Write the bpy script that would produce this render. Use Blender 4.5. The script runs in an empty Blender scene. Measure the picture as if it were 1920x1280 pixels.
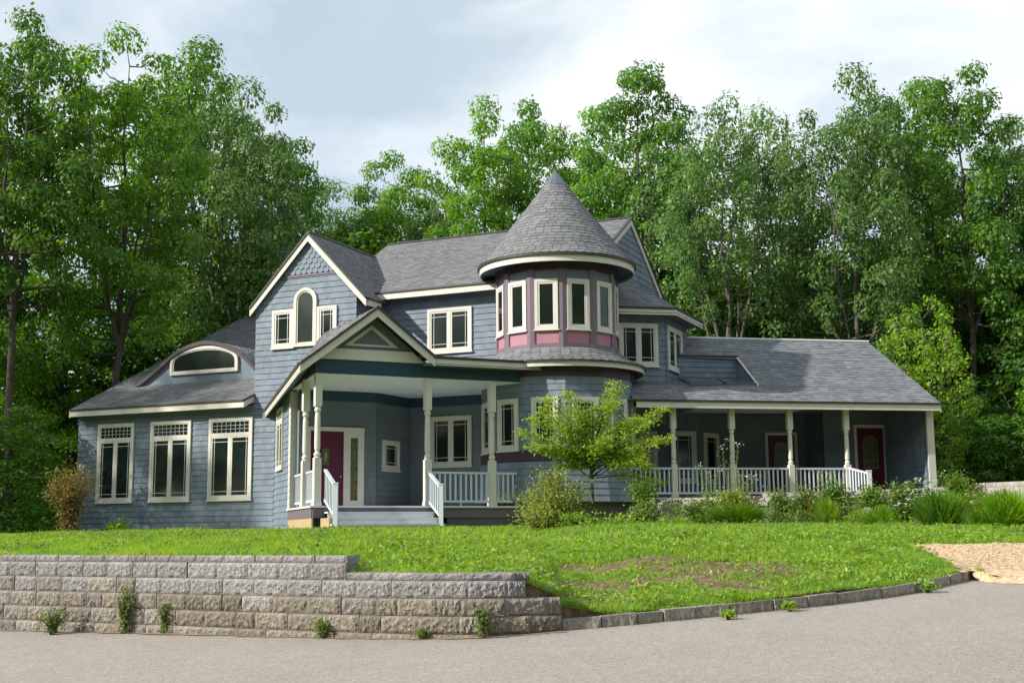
import bpy, math, random
import numpy as np
from mathutils import Vector, Matrix
R = math.radians
random.seed(7)
rng = np.random.default_rng(7)
scene = bpy.context.scene
col = scene.collection

# ---------------------------------------------------------------- camera
FPX, HOR, EYE = 2400.0, 1000.0, 1.6
PITCH = math.atan((HOR - 640) / FPX)
cam_d = bpy.data.cameras.new('camera'); cam = bpy.data.objects.new('camera', cam_d); col.objects.link(cam)
cam_d.sensor_fit = 'HORIZONTAL'; cam_d.sensor_width = 36; cam_d.lens = 36 * FPX / 1920
cam_d.clip_start = 0.1; cam_d.clip_end = 3000
RM = Matrix.Rotation(math.pi / 2 + PITCH, 3, 'X') @ Matrix.Rotation(-0.008, 3, 'Z')
cam.matrix_world = Matrix.Translation((0, 0, EYE)) @ RM.to_4x4()
scene.camera = cam

# ---------------------------------------------------------------- light
SUN = Vector((-7.6, -3.1, 4.73)).normalized()       # towards the sun
sun_d = bpy.data.lights.new('sun', 'SUN'); sun_d.energy = 3.7; sun_d.angle = R(0.9); sun_d.color = (1.0, 0.94, 0.85)
sun = bpy.data.objects.new('sun', sun_d); col.objects.link(sun)
sun.rotation_euler = SUN.to_track_quat('Z', 'Y').to_euler(); sun.location = SUN * 60
world = bpy.data.worlds.new('World'); scene.world = world; world.use_nodes = True
wn, wl = world.node_tree.nodes, world.node_tree.links
wn.clear()
def N(nt, t, **kw):
    n = nt.new(t)
    for k, v in kw.items():
        if k in n.inputs: n.inputs[k].default_value = v
        else: setattr(n, k, v)
    return n
sky = wn.new('ShaderNodeTexSky'); sky.sky_type = 'NISHITA'; sky.sun_disc = False
sky.sun_elevation = math.asin(SUN.z); sky.sun_rotation = math.atan2(SUN.x, SUN.y) % (2 * math.pi)
sky.air_density = 1.0; sky.dust_density = 1.5
bg1 = wn.new('ShaderNodeBackground'); bg1.inputs[1].default_value = 0.12
wl.new(sky.outputs[0], bg1.inputs[0])
tc = wn.new('ShaderNodeTexCoord')
mp = wn.new('ShaderNodeMapping'); mp.inputs['Scale'].default_value = (1.0, 1.0, 1.9); mp.inputs['Location'].default_value = (0.35, 0.2, 0.42)
wl.new(tc.outputs['Generated'], mp.inputs[0])
n1 = N(wn, 'ShaderNodeTexNoise', Scale=2.3, Detail=8.0, Roughness=0.5, Distortion=0.25)
wl.new(mp.outputs[0], n1.inputs['Vector'])
cr = wn.new('ShaderNodeValToRGB'); cr.color_ramp.elements[0].position = 0.30; cr.color_ramp.elements[1].position = 0.56
wl.new(n1.outputs[0], cr.inputs[0])
n2 = N(wn, 'ShaderNodeTexNoise', Scale=3.4, Detail=7.0, Roughness=0.52, Distortion=0.4)
mp2 = wn.new('ShaderNodeMapping'); mp2.inputs['Location'].default_value = (3.1, 1.2, 5.0); mp2.inputs['Scale'].default_value = (1, 1, 2.2)
wl.new(tc.outputs['Generated'], mp2.inputs[0]); wl.new(mp2.outputs[0], n2.inputs['Vector'])
cr2 = wn.new('ShaderNodeValToRGB')
cr2.color_ramp.elements[0].position = 0.41; cr2.color_ramp.elements[0].color = (0.36, 0.425, 0.475, 1)
cr2.color_ramp.elements[1].position = 0.585; cr2.color_ramp.elements[1].color = (0.60, 0.63, 0.65, 1)
wl.new(n2.outputs[0], cr2.inputs[0])
bg2 = wn.new('ShaderNodeBackground'); bg2.inputs[1].default_value = 1.02
wl.new(cr2.outputs[0], bg2.inputs[0])
mx = wn.new('ShaderNodeMixShader'); wo = wn.new('ShaderNodeOutputWorld')
mxf = N(wn, 'ShaderNodeMath', operation='MULTIPLY_ADD'); mxf.inputs[1].default_value = 0.36; mxf.inputs[2].default_value = 0.62
wl.new(cr.outputs[0], mxf.inputs[0]); wl.new(mxf.outputs[0], mx.inputs[0])
wl.new(bg1.outputs[0], mx.inputs[1]); wl.new(bg2.outputs[0], mx.inputs[2]); wl.new(mx.outputs[0], wo.inputs[0])
scene.view_settings.view_transform = 'Standard'; scene.view_settings.look = 'None'
scene.view_settings.gamma = 1; scene.view_settings.exposure = 0.78
scene.cycles.max_bounces = 6; scene.cycles.diffuse_bounces = 3; scene.cycles.glossy_bounces = 3
scene.cycles.transmission_bounces = 3; scene.cycles.transparent_max_bounces = 4
scene.cycles.caustics_reflective = False; scene.cycles.caustics_refractive = False

# ---------------------------------------------------------------- materials
def mat(name, color, rough=0.7, var=0.0, vscale=3.0, bump=0.0, bscale=40.0, tint=0.0, spec=0.3, metal=0.0, color2=None, island=0.0):
    m = bpy.data.materials.new(name); m.use_nodes = True
    nt = m.node_tree; ns, ls = nt.nodes, nt.links
    b = ns['Principled BSDF']; b.inputs['Roughness'].default_value = rough
    b.inputs['Specular IOR Level'].default_value = spec; b.inputs['Metallic'].default_value = metal
    c = ns.new('ShaderNodeRGB'); c.outputs[0].default_value = (*color, 1); out = c.outputs[0]
    t = ns.new('ShaderNodeTexCoord')
    if color2 is not None or var:
        nz = N(ns, 'ShaderNodeTexNoise', Scale=vscale, Detail=6.0, Roughness=0.62); ls.new(t.outputs['Object'], nz.inputs['Vector'])
        if color2 is not None:
            rp = ns.new('ShaderNodeValToRGB'); rp.color_ramp.elements[0].position = 0.38; rp.color_ramp.elements[1].position = 0.64
            rp.color_ramp.elements[0].color = (*color, 1); rp.color_ramp.elements[1].color = (*color2, 1)
            ls.new(nz.outputs[0], rp.inputs[0]); out = rp.outputs[0]
        if var:
            mm = N(ns, 'ShaderNodeMath', operation='MULTIPLY_ADD'); mm.inputs[1].default_value = 2 * var; mm.inputs[2].default_value = 1 - var
            ls.new(nz.outputs[0], mm.inputs[0])
            h = N(ns, 'ShaderNodeHueSaturation'); ls.new(mm.outputs[0], h.inputs['Value']); ls.new(out, h.inputs['Color']); out = h.outputs[0]
    if tint:
        a = N(ns, 'ShaderNodeAttribute', attribute_name='tint')
        mm = N(ns, 'ShaderNodeMath', operation='MULTIPLY_ADD'); mm.inputs[1].default_value = 2 * tint; mm.inputs[2].default_value = 1 - tint
        ls.new(a.outputs['Fac'], mm.inputs[0])
        h = N(ns, 'ShaderNodeHueSaturation'); ls.new(mm.outputs[0], h.inputs['Value']); ls.new(out, h.inputs['Color']); out = h.outputs[0]
    if island:
        g = ns.new('ShaderNodeNewGeometry')
        mm = N(ns, 'ShaderNodeMath', operation='MULTIPLY_ADD'); mm.inputs[1].default_value = 2 * island; mm.inputs[2].default_value = 1 - island
        ls.new(g.outputs['Random Per Island'], mm.inputs[0])
        h = N(ns, 'ShaderNodeHueSaturation'); ls.new(mm.outputs[0], h.inputs['Value']); ls.new(out, h.inputs['Color']); out = h.outputs[0]
    ls.new(out, b.inputs['Base Color'])
    if bump:
        nb = N(ns, 'ShaderNodeTexNoise', Scale=bscale, Detail=5.0, Roughness=0.65); ls.new(t.outputs['Object'], nb.inputs['Vector'])
        bp = N(ns, 'ShaderNodeBump', Strength=bump, Distance=0.02); ls.new(nb.outputs[0], bp.inputs['Height']); ls.new(bp.outputs[0], b.inputs['Normal'])
    return m

def leaf_mat(name, c1, c2, trans=0.35, rough=0.45, hv=0.25, patch=0.0):
    m = bpy.data.materials.new(name); m.use_nodes = True
    nt = m.node_tree; ns, ls = nt.nodes, nt.links
    ns.clear()
    g = ns.new('ShaderNodeNewGeometry'); oi = ns.new('ShaderNodeObjectInfo')
    rp = ns.new('ShaderNodeValToRGB'); rp.color_ramp.elements[0].color = (*c1, 1); rp.color_ramp.elements[1].color = (*c2, 1)
    ls.new(g.outputs['Random Per Island'], rp.inputs[0])
    mm = N(ns, 'ShaderNodeMath', operation='MULTIPLY_ADD'); mm.inputs[1].default_value = 2 * hv; mm.inputs[2].default_value = 1 - hv
    ls.new(oi.outputs['Random'], mm.inputs[0])
    h = N(ns, 'ShaderNodeHueSaturation'); ls.new(mm.outputs[0], h.inputs['Value']); ls.new(rp.outputs[0], h.inputs['Color'])
    if patch:
        t = ns.new('ShaderNodeTexCoord'); nz = N(ns, 'ShaderNodeTexNoise', Scale=.9, Detail=5.0, Roughness=.65); ls.new(t.outputs['Object'], nz.inputs['Vector'])
        m1 = N(ns, 'ShaderNodeMath', operation='MULTIPLY_ADD'); m1.inputs[1].default_value = 3 * patch; m1.inputs[2].default_value = 1 - 1.5 * patch; ls.new(nz.outputs[0], m1.inputs[0])
        m2 = N(ns, 'ShaderNodeMath', operation='MULTIPLY_ADD'); m2.inputs[1].default_value = -.10; m2.inputs[2].default_value = .545; ls.new(nz.outputs[0], m2.inputs[0])
        h0 = N(ns, 'ShaderNodeHueSaturation'); ls.new(m1.outputs[0], h0.inputs['Value']); ls.new(m2.outputs[0], h0.inputs['Hue']); ls.new(h.outputs[0], h0.inputs['Color']); h = h0
    d = ns.new('ShaderNodeBsdfPrincipled'); d.inputs['Roughness'].default_value = rough; d.inputs['Specular IOR Level'].default_value = 0.35
    ls.new(h.outputs[0], d.inputs['Base Color'])
    tr = ns.new('ShaderNodeBsdfTranslucent')
    h2 = N(ns, 'ShaderNodeHueSaturation', Hue=0.485, Saturation=1.15, Value=1.7); ls.new(h.outputs[0], h2.inputs['Color']); ls.new(h2.outputs[0], tr.inputs['Color'])
    mxs = ns.new('ShaderNodeMixShader'); mxs.inputs[0].default_value = trans
    ls.new(d.outputs[0], mxs.inputs[1]); ls.new(tr.outputs[0], mxs.inputs[2])
    o = ns.new('ShaderNodeOutputMaterial'); ls.new(mxs.outputs[0], o.inputs[0])
    return m

M = {}
M['blue'] = mat('blue_shingle_paint', (0.163, 0.203, 0.252), 0.62, var=0.28, vscale=1.1, bump=0.25, bscale=60, tint=0.14)
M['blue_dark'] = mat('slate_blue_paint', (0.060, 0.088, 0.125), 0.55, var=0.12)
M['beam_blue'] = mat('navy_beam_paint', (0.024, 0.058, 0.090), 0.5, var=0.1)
M['cream'] = mat('cream_trim_paint', (0.62, 0.595, 0.53), 0.5, var=0.10, vscale=2.5, bump=0.08)
M['white'] = mat('white_rail_vinyl', (0.56, 0.60, 0.66), 0.4, var=0.05)
M['mauve'] = mat('mauve_trim_paint', (0.165, 0.130, 0.160), 0.5, var=0.1)
M['maroon'] = mat('maroon_band_paint', (0.060, 0.032, 0.048), 0.5, var=0.1)
M['pink'] = mat('pink_panel_paint', (0.40, 0.185, 0.235), 0.55, var=0.1)
M['drip'] = mat('brown_drip_edge', (0.055, 0.048, 0.05), 0.45, var=0.15)
M['ceiling'] = mat('porch_ceiling_paint', (0.62, 0.68, 0.70), 0.6, var=0.06)
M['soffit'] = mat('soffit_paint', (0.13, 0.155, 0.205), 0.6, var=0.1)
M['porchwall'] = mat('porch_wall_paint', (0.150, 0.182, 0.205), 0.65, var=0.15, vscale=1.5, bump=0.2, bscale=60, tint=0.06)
M['roof'] = mat('asphalt_shingle', (0.186, 0.192, 0.198), 0.92, var=0.20, vscale=9.0, bump=0.5, bscale=160, tint=0.17, spec=0.15)
M['roof2'] = mat('asphalt_shingle_blue', (0.195, 0.206, 0.219), 0.92, var=0.20, vscale=8.0, bump=0.5, bscale=160, tint=0.20, spec=0.15)
M['door'] = mat('burgundy_door_paint', (0.105, 0.014, 0.040), 0.4, var=0.1)
M['brass'] = mat('brass', (0.60, 0.42, 0.16), 0.25, metal=1.0)
M['deck'] = mat('grey_deck_paint', (0.66, 0.68, 0.72), 0.5, var=0.12, vscale=4)
M['deckdark'] = mat('plum_deck_skirt', (0.15, 0.125, 0.145), 0.6, var=0.15)
M['rawwood'] = mat('new_bare_lumber', (0.44, 0.32, 0.19), 0.65, var=0.25, vscale=5, bump=0.1)
M['foundation'] = mat('weathered_foundation', (0.115, 0.115, 0.118), 0.85, var=0.35, vscale=3, bump=0.4, bscale=25)
M['came'] = mat('leaded_muntin', (0.52, 0.57, 0.56), 0.4)
M['lead'] = mat('dark_lead_came', (0.20, 0.19, 0.14), 0.4)
# glass: dark, glossy, reflecting the trees opposite
def glass_mat(name, c, c2=None):
    m = bpy.data.materials.new(name); m.use_nodes = True
    b = m.node_tree.nodes['Principled BSDF']; b.inputs['Base Color'].default_value = (*c, 1)
    b.inputs['Roughness'].default_value = 0.06; b.inputs['Specular IOR Level'].default_value = 0.5
    ns, ls = m.node_tree.nodes, m.node_tree.links
    t = ns.new('ShaderNodeTexCoord'); nz = N(ns, 'ShaderNodeTexNoise', Scale=1.4, Detail=3.0)
    ls.new(t.outputs['Object'], nz.inputs['Vector'])
    bp = N(ns, 'ShaderNodeBump', Strength=0.12, Distance=0.02); ls.new(nz.outputs[0], bp.inputs['Height']); ls.new(bp.outputs[0], b.inputs['Normal'])
    return m
M['glass'] = glass_mat('window_glass', (0.010, 0.016, 0.014))
M['glass_curtain'] = glass_mat('arched_window_glass', (0.030, 0.042, 0.036))
M['stained'] = mat('stained_glass', (0.05, 0.07, 0.03), 0.15, color2=(0.16, 0.15, 0.06), vscale=14, spec=0.6)
M['skyframe'] = mat('skylight_frame', (.10, .13, .16), .4, var=.1)
M['skylight'] = glass_mat('skylight_glass', (0.05, 0.07, 0.09))

# ---------------------------------------------------------------- geometry helpers
def link(o, parent=None):
    col.objects.link(o)
    if parent is not None:
        o.parent = parent
        if parent.type == 'EMPTY' and 'keep' not in parent:
            o.matrix_parent_inverse = Matrix.Translation(-parent.location)
    return o
def tag(o, label=None, cat=None, group=None, kind=None):
    if label: o['label'] = label
    if cat: o['category'] = cat
    if group: o['group'] = group
    if kind: o['kind'] = kind
    return o
def thing(name, loc, label, cat, group=None, keep=False):
    o = bpy.data.objects.new(name, None); o.empty_display_size = 0.3; o.location = loc; col.objects.link(o)
    if keep: o['keep'] = 1
    return tag(o, label, cat, group)

class MB:
    def __init__(s): s.v = []; s.f = []; s.t = []
    def add(s, vs, fs, t=0.5):
        k = len(s.v); s.v += [tuple(p) for p in vs]; s.f += [tuple(i + k for i in f) for f in fs]; s.t += [t] * len(vs)
    def hexa(s, p, t=0.5):   # p: 4 bottom ccw + 4 top
        s.add(p, [(3, 2, 1, 0), (4, 5, 6, 7), (0, 1, 5, 4), (1, 2, 6, 5), (2, 3, 7, 6), (3, 0, 4, 7)], t)
    def box(s, x0, x1, y0, y1, z0, z1, t=0.5):
        s.hexa([(x0, y0, z0), (x1, y0, z0), (x1, y1, z0), (x0, y1, z0), (x0, y0, z1), (x1, y0, z1), (x1, y1, z1), (x0, y1, z1)], t)
    def prism(s, a, b, t=0.5):   # two matching rings
        n = len(a)
        s.add(list(a) + list(b), [tuple(range(n))[::-1], tuple(range(n, 2 * n))] + [(i, (i + 1) % n, n + (i + 1) % n, n + i) for i in range(n)], t)
    def tube(s, pts, rad, k=8, t=0.5, cap=True):
        pts = [Vector(p) for p in pts]; base = len(s.v); n = len(pts)
        if not hasattr(rad, '__len__'): rad = [rad] * n
        for i, p in enumerate(pts):
            d = (pts[min(i + 1, n - 1)] - pts[max(i - 1, 0)]).normalized()
            u = d.cross(Vector((0, 1, 0.1)) if abs(d.z) > 0.7 else Vector((0, 0, 1))).normalized(); w = d.cross(u)
            for j in range(k):
                a = 2 * math.pi * j / k
                s.v.append(tuple(p + (u * math.cos(a) + w * math.sin(a)) * rad[i])); s.t.append(t)
        for i in range(n - 1):
            for j in range(k):
                a = base + i * k + j; b = base + i * k + (j + 1) % k
                s.f.append((a, b, b + k, a + k))
        if cap:
            s.f.append(tuple(base + j for j in range(k))[::-1]); s.f.append(tuple(base + (n - 1) * k + j for j in range(k)))
    def lathe(s, c, prof, k=16, t=0.5, a0=0):
        base = len(s.v)
        for (r, z) in prof:
            for j in range(k):
                a = a0 + 2 * math.pi * j / k
                s.v.append((c[0] + r * math.cos(a), c[1] + r * math.sin(a), c[2] + z)); s.t.append(t)
        for i in range(len(prof) - 1):
            for j in range(k):
                a = base + i * k + j; b = base + i * k + (j + 1) % k
                s.f.append((a, b, b + k, a + k))
        s.f.append(tuple(base + j for j in range(k))[::-1]); s.f.append(tuple(base + (len(prof) - 1) * k + j for j in range(k)))
    def mesh(s, name):
        me = bpy.data.meshes.new(name); me.from_pydata(s.v, [], s.f)
        at = me.attributes.new('tint', 'FLOAT', 'POINT'); at.data.foreach_set('value', s.t)
        me.update(); return me
    def obj(s, name, m, parent=None, smooth=False, **kw):
        me = s.mesh(name); me.materials.append(m)
        if smooth: me.shade_smooth()
        o = bpy.data.objects.new(name, me); link(o, parent)
        return tag(o, **kw) if kw else o

def ray(px, py):
    return (RM @ Vector(((px - 960) / FPX, -(py - 640) / FPX, -1))).normalized()
CAMP = Vector((0, 0, EYE))
class Wall:      # a vertical plane: origin, horizontal direction (to the right seen from outside), outward normal
    def __init__(s, o, d):
        s.o = Vector((o[0], o[1], 0)); s.d = Vector((d[0], d[1], 0)).normalized(); s.n = Vector((s.d.y, -s.d.x, 0))
    def P(s, u, z, n=0.0): return s.o + s.d * u + s.n * n + Vector((0, 0, z))
    def uz(s, px, py, off=0.0):
        r = ray(px, py); k = ((s.o + s.n * off - CAMP).dot(s.n)) / r.dot(s.n); p = CAMP + r * k
        return (p - s.o).dot(s.d), p.z
    def hit(s, px, py, off=0.0):
        u, z = s.uz(px, py, off); return s.P(u, z, off)
def wbox(mb, W, u0, u1, z0, z1, n0, n1, t=0.5):
    mb.hexa([W.P(u0, z0, n1), W.P(u1, z0, n1), W.P(u1, z0, n0), W.P(u0, z0, n0), W.P(u0, z1, n1), W.P(u1, z1, n1), W.P(u1, z1, n0), W.P(u0, z1, n0)], t)
def wpoly(mb, W, poly, n0, n1, t=0.5):
    mb.prism([W.P(u, z, n1) for u, z in poly], [W.P(u, z, n0) for u, z in poly], t)

def crossings(poly, z):
    xs = []
    for i in range(len(poly)):
        (u0, z0), (u1, z1) = poly[i], poly[(i + 1) % len(poly)]
        if (z0 <= z) != (z1 <= z): xs.append(u0 + (u1 - u0) * (z - z0) / (z1 - z0))
    return sorted(xs)
H_SID = 0.172
def siding(W, poly, parent, openings=(), h=H_SID, m=None, name='siding_course', sw=(0.11, 0.20)):
    """one object per course of shingles; each course is one connected strip whose shingles differ in drop and depth"""
    m = m or M['blue']
    zs = [p[1] for p in poly]; z = min(zs); out = []
    while z < max(zs) - 0.02:
        z1 = min(z + h, max(zs)); a = crossings(poly, z + 0.004); b = crossings(poly, z1 - 0.004)
        if len(b) < len(a): b = [sum(a) / len(a)] * len(a) if not b else b + a[len(b):]
        if len(a) < len(b): a = b
        ivs = [(a[i], a[i + 1], b[i], b[i + 1]) for i in range(0, len(a) - 1, 2)]
        for (o0, o1, oz0, oz1) in openings:
            if oz0 <= z + 0.02 and oz1 >= z1 - 0.02:
                nv = []
                for (l0, r0, l1, r1) in ivs:
                    c0, c1 = o0 + 0.03, o1 - 0.03
                    if c1 <= min(l0, l1) or c0 >= max(r0, r1): nv.append((l0, r0, l1, r1)); continue
                    if c0 > max(l0, l1): nv.append((l0, c0, l1, c0))
                    if c1 < min(r0, r1): nv.append((c1, r0, c1, r1))
                ivs = nv
        for (l0, r0, l1, r1) in ivs:
            if r0 - l0 < 0.03: continue
            mb = MB(); cuts = [0.0]; L = r0 - l0
            while cuts[-1] < 1:
                cuts.append(cuts[-1] + random.uniform(*sw) / L)
            cuts[-1] = 1.0
            if len(cuts) > 2 and cuts[-1] - cuts[-2] < 0.04 / L: cuts.pop(-2)
            prev = None
            for c0, c1 in zip(cuts, cuts[1:]):
                nb = random.uniform(0.025, 0.032); dz = random.uniform(-0.0022, 0.0022); tt = random.random()
                g = 0.0022
                ub0, ub1 = l0 + L * c0 + g, l0 + L * c1 - g; ut0, ut1 = l1 + (r1 - l1) * c0 + g, l1 + (r1 - l1) * c1 - g
                k = len(mb.v)
                vs = [W.P(ub0, z + dz, 0.002), W.P(ub0, z + dz, nb), W.P(ut0, z1, 0.009), W.P(ub1, z + dz, 0.002), W.P(ub1, z + dz, nb), W.P(ut1, z1, 0.009)]
                fs = [(0, 3, 4, 1), (1, 4, 5, 2)]
                if not cuts[0] == c0: mb.f.append((k - 3, k - 2, k + 1, k)); mb.f.append((k - 2, k - 1, k + 2, k + 1))
                mb.add(vs, fs, tt)
            out.append(mb.obj(name, m, parent))
        z = z1
    return out

def wall_part(W, poly, name, parent, openings=(), m=None, thick=0.15, **kw):
    mb = MB(); wpoly(mb, W, poly, -thick, 0.0)
    w = mb.obj(name, m or M['blue'], parent)
    siding(W, poly, w, openings, m=m, **kw)
    return w

def roof_slab(pts, name, parent, m=None, thick=0.06, row=0.13, tabw=(0.12, 0.26), under=None, solid=True):
    """pts: planar polygon, first edge = eave (left to right seen from outside)"""
    m = m or M['roof']
    P = [Vector(p) for p in pts]; U = (P[1] - P[0]).normalized()
    nrm = Vector((0, 0, 0))
    for i in range(1, len(P) - 1): nrm += (P[i] - P[0]).cross(P[i + 1] - P[0])
    nrm.normalize()
    if nrm.z < 0: nrm = -nrm
    V = nrm.cross(U).normalized()
    if V.z < 0: V = -V
    mb = MB(); mb.prism([p - nrm * thick for p in P], P)
    deck = mb.obj(name, under or M['drip'], parent)
    poly = [((p - P[0]).dot(U), (p - P[0]).dot(V)) for p in P]
    sh = MB(); v = min(q[1] for q in poly); vmax = max(q[1] for q in poly)
    while v < vmax - 0.01:
        v1 = min(v + row, vmax); a = crossings(poly, v + 1e-3); b = crossings(poly, v1 - 1e-3)
        if len(a) == len(b):
            for i in range(0, len(a) - 1, 2):
                L = a[i + 1] - a[i]; c = -random.uniform(0, 0.2) / max(L, .01)
                if L < 0.02: continue
                while c < 1:
                    c2 = c + random.uniform(*tabw) / L; e0, e1 = max(c, 0), min(c2, 1)
                    if e1 - e0 > 1e-4:
                        th = random.uniform(0.010, 0.022); g = 0.003 / L
                        q = lambda cc, bot: (a[i] + L * cc) if bot else (b[i] + (b[i + 1] - b[i]) * cc)
                        pb0, pb1 = P[0] + U * q(e0 + g, 1) + V * v, P[0] + U * q(e1 - g, 1) + V * v
                        pt0, pt1 = P[0] + U * q(e0 + g, 0) + V * v1, P[0] + U * q(e1 - g, 0) + V * v1
                        sh.add([pb0 + nrm * .001, pb1 + nrm * .001, pb1 + nrm * th, pb0 + nrm * th, pt1 + nrm * .004, pt0 + nrm * .004],
                               [(0, 1, 2, 3), (3, 2, 4, 5), (0, 3, 5), (1, 4, 2)], random.random())
                    c = c2
        v = v1
    sh.obj('shingles', m, deck, kind='stuff')
    return deck

def board(mb, p0, p1, drop, thick, out, n_off=0.0, z_off=0.0):
    """board hanging down from the line p0-p1; 'out' is its outward horizontal direction"""
    p0, p1, out = Vector(p0), Vector(p1), Vector(out).normalized(); dz = Vector((0, 0, drop)); up = Vector((0, 0, z_off))
    a, b = p0 + out * n_off + up, p1 + out * n_off + up
    mb.hexa([a - dz + out * thick, b - dz + out * thick, b - dz, a - dz, a + out * thick, b + out * thick, b, a])
def fascia(p0, p1, out, parent, h=0.17, dh=0.055):
    mb = MB(); board(mb, p0, p1, h, 0.03, out, -0.03, -dh + 0.005); mb.obj('fascia', M['cream'], parent)
    mb = MB(); board(mb, p0, p1, dh, 0.075, out, -0.035, 0.012); mb.obj('drip_edge', M['drip'], parent)
# ---------------------------------------------------------------- plan of the house
def dirdeg(a): return (math.cos(R(a)), math.sin(R(a)))
A = dirdeg(-24); C = dirdeg(66); B = dirdeg(25); S = (0.316, -0.949); R11 = dirdeg(11)
WA = Wall((-6.91, 37.27), A)            # left wing and gable front
WM = Wall((-3.91, 37.27), A)            # main body front, set back
WR = Wall((-0.20, 39.5), A)             # ridge line of main roof
WS = Wall((-6.91, 37.27), S)            # side of the porch bay, running towards the road
WB = Wall((-4.79, 30.9), B)             # porch front
WD = Wall((-5.65, 34.3), dirdeg(27))    # entrance door wall
TX, TY = 1.26, 35.0                     # turret centre
house = thing('victorian_house', (0, 35, 1.6), 'slate blue shingled house with round turret, wraparound porches and cream trim', 'house')

def ring(mb, W, u0, u1, z0, z1, w, n0, n1, wb=None):
    wb = wb or w
    wbox(mb, W, u0, u1, z0, z0 + wb, n0, n1); wbox(mb, W, u0, u1, z1 - w, z1, n0, n1)
    wbox(mb, W, u0, u0 + w, z0 + wb, z1 - w, n0, n1); wbox(mb, W, u1 - w, u1, z0 + wb, z1 - w, n0, n1)
def sash(win, W, u0, u1, z0, z1, prairie=True, glass='glass', sides='both', sw=0.05, n=0.0):
    mb = MB(); ring(mb, W, u0, u1, z0, z1, sw, n + 0.030, n + 0.058); mb.obj('sash', M['cream'], win)
    mb = MB(); wbox(mb, W, u0 + sw, u1 - sw, z0 + sw, z1 - sw, n + 0.031, n + 0.038); mb.obj('pane', M[glass], win)
    if prairie:
        mb = MB(); a, b, c, d = u0 + sw, u1 - sw, z0 + sw, z1 - sw; m = 0.008; iz = min(0.11, (d - c) * .14); iu = min(0.07, (b - a) * .2)
        for uu in ([a + iu] if sides in ('both', 'left') else []) + ([b - iu] if sides in ('both', 'right') else []):
            wbox(mb, W, uu - m, uu + m, c, d, n + 0.0385, n + 0.048)
        for zz in (c + iz, d - iz): wbox(mb, W, a, b, zz - m, zz + m, n + 0.0387, n + 0.050)
        mb.obj('muntin', M['came'], win)
def window(W, u0, u1, z0, z1, kind, parent=None, cw=0.085, n=0.0, glass='glass'):
    parent = parent or house
    mb = MB(); ring(mb, W, u0, u1, z0, z1, cw, n + 0.001, n + 0.072)
    wbox(mb, W, u0 - 0.03, u1 + 0.03, z0 - 0.035, z0 - 0.001, n + 0.0, n + 0.095)
    win = mb.obj('window', M['cream'], parent)
    a, b, c, d = u0 + cw, u1 - cw, z0 + cw, z1 - cw
    if kind == 'tall':
        zt = d - (d - c) * 0.175
        mb = MB(); wbox(mb, W, a, b, zt - 0.07, zt, n + 0.001, n + 0.066); um = (a + b) / 2; wbox(mb, W, um - 0.03, um + 0.03, c, zt - 0.07, n + 0.001, n + 0.064)
        mb.obj('mullion', M['cream'], win)
        mb = MB(); ring(mb, W, a, b, zt, d, 0.035, n + 0.030, n + 0.058); mb.obj('sash', M['cream'], win)
        mb = MB(); wbox(mb, W, a + .035, b - .035, zt + .035, d - .035, n + 0.031, n + 0.038); mb.obj('pane', M['glass'], win)
        mb = MB()
        for i in range(1, 8): uu = a + .035 + (b - a - .07) * i / 8; wbox(mb, W, uu - .006, uu + .006, zt + .035, d - .035, n + 0.0385, n + 0.048)
        for i in range(1, 3): zz = zt + .035 + (d - zt - .07) * i / 3; wbox(mb, W, a + .035, b - .035, zz - .006, zz + .006, n + 0.0387, n + 0.050)
        mb.obj('muntin', M['came'], win)
        sash(win, W, a, um - .03, c, zt - .07, True, glass, 'left', n=n); sash(win, W, um + .03, b, c, zt - .07, True, glass, 'right', n=n)
    elif kind == 'double':
        um = (a + b) / 2; mb = MB(); wbox(mb, W, um - 0.035, um + 0.035, c, d, n + 0.001, n + 0.066); mb.obj('mullion', M['cream'], win)
        sash(win, W, a, um - .035, c, d, True, glass, 'left', n=n); sash(win, W, um + .035, b, c, d, True, glass, 'right', n=n)
    else:
        sash(win, W, a, b, c, d, kind == 'prairie', glass, n=n)
    return win
def rect_px(W, l, r, t, b, off=0.0):
    ym, xm = (t + b) / 2, (l + r) / 2
    return W.uz(l, ym, off)[0], W.uz(r, ym, off)[0], W.uz(xm, b, off)[1], W.uz(xm, t, off)[1]

# ---------------------------------------------------------------- left wing and front gable
uL = WA.uz(145, 880)[0]; u515 = WA.uz(515, 880)[0]; u480 = WA.uz(480.5, 600)[0]; u668 = WA.uz(669, 590)[0]
OH = 0.42
OG = .13
g_pk = WA.uz(578, 436, OG); g_l = WA.uz(471, 579, OG); g_r = WA.uz(689, 555, OG)
zg_l, zg_r = g_l[1], g_r[1]; zge = (zg_l + zg_r) / 2; gu = g_pk[0]; gz = g_pk[1]; ghw = ((gu - g_l[0]) + (g_r[0] - gu)) / 2; gs = (gz - zge) / ghw
print('gable', g_pk, g_l, g_r, 'slope', gs)
zE_top = WA.uz(131, 770, OH)[1]; zE_r = WA.uz(457, 747, OH)[1]; zE = (zE_top + zE_r) / 2
print('left eave z', zE_top, zE_r)
zs = WA.uz(330, 994)[1]; print('base z', WA.uz(150, 997)[1], WA.uz(510, 996)[1])
wallz = lambda u: gz - 0.10 - abs(u - gu) * gs
zfish = WA.uz(582, 516)[1]; dufish = (gz - 0.10 - zfish) / gs
polyA = [(uL, 1.50), (u515 - .01, 1.50), (u515 - .01, 4.55), (u668, 4.55), (u668, wallz(u668)), (gu + dufish, zfish), (gu - dufish, zfish), (u480, wallz(u480)), (u480, zE + .02), (uL, zE + .02)]
wins = [rect_px(WA, 184, 251.5, 795.5, 942), rect_px(WA, 283, 358.5, 789, 939), rect_px(WA, 392.5, 474, 781, 936.5)]
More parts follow.
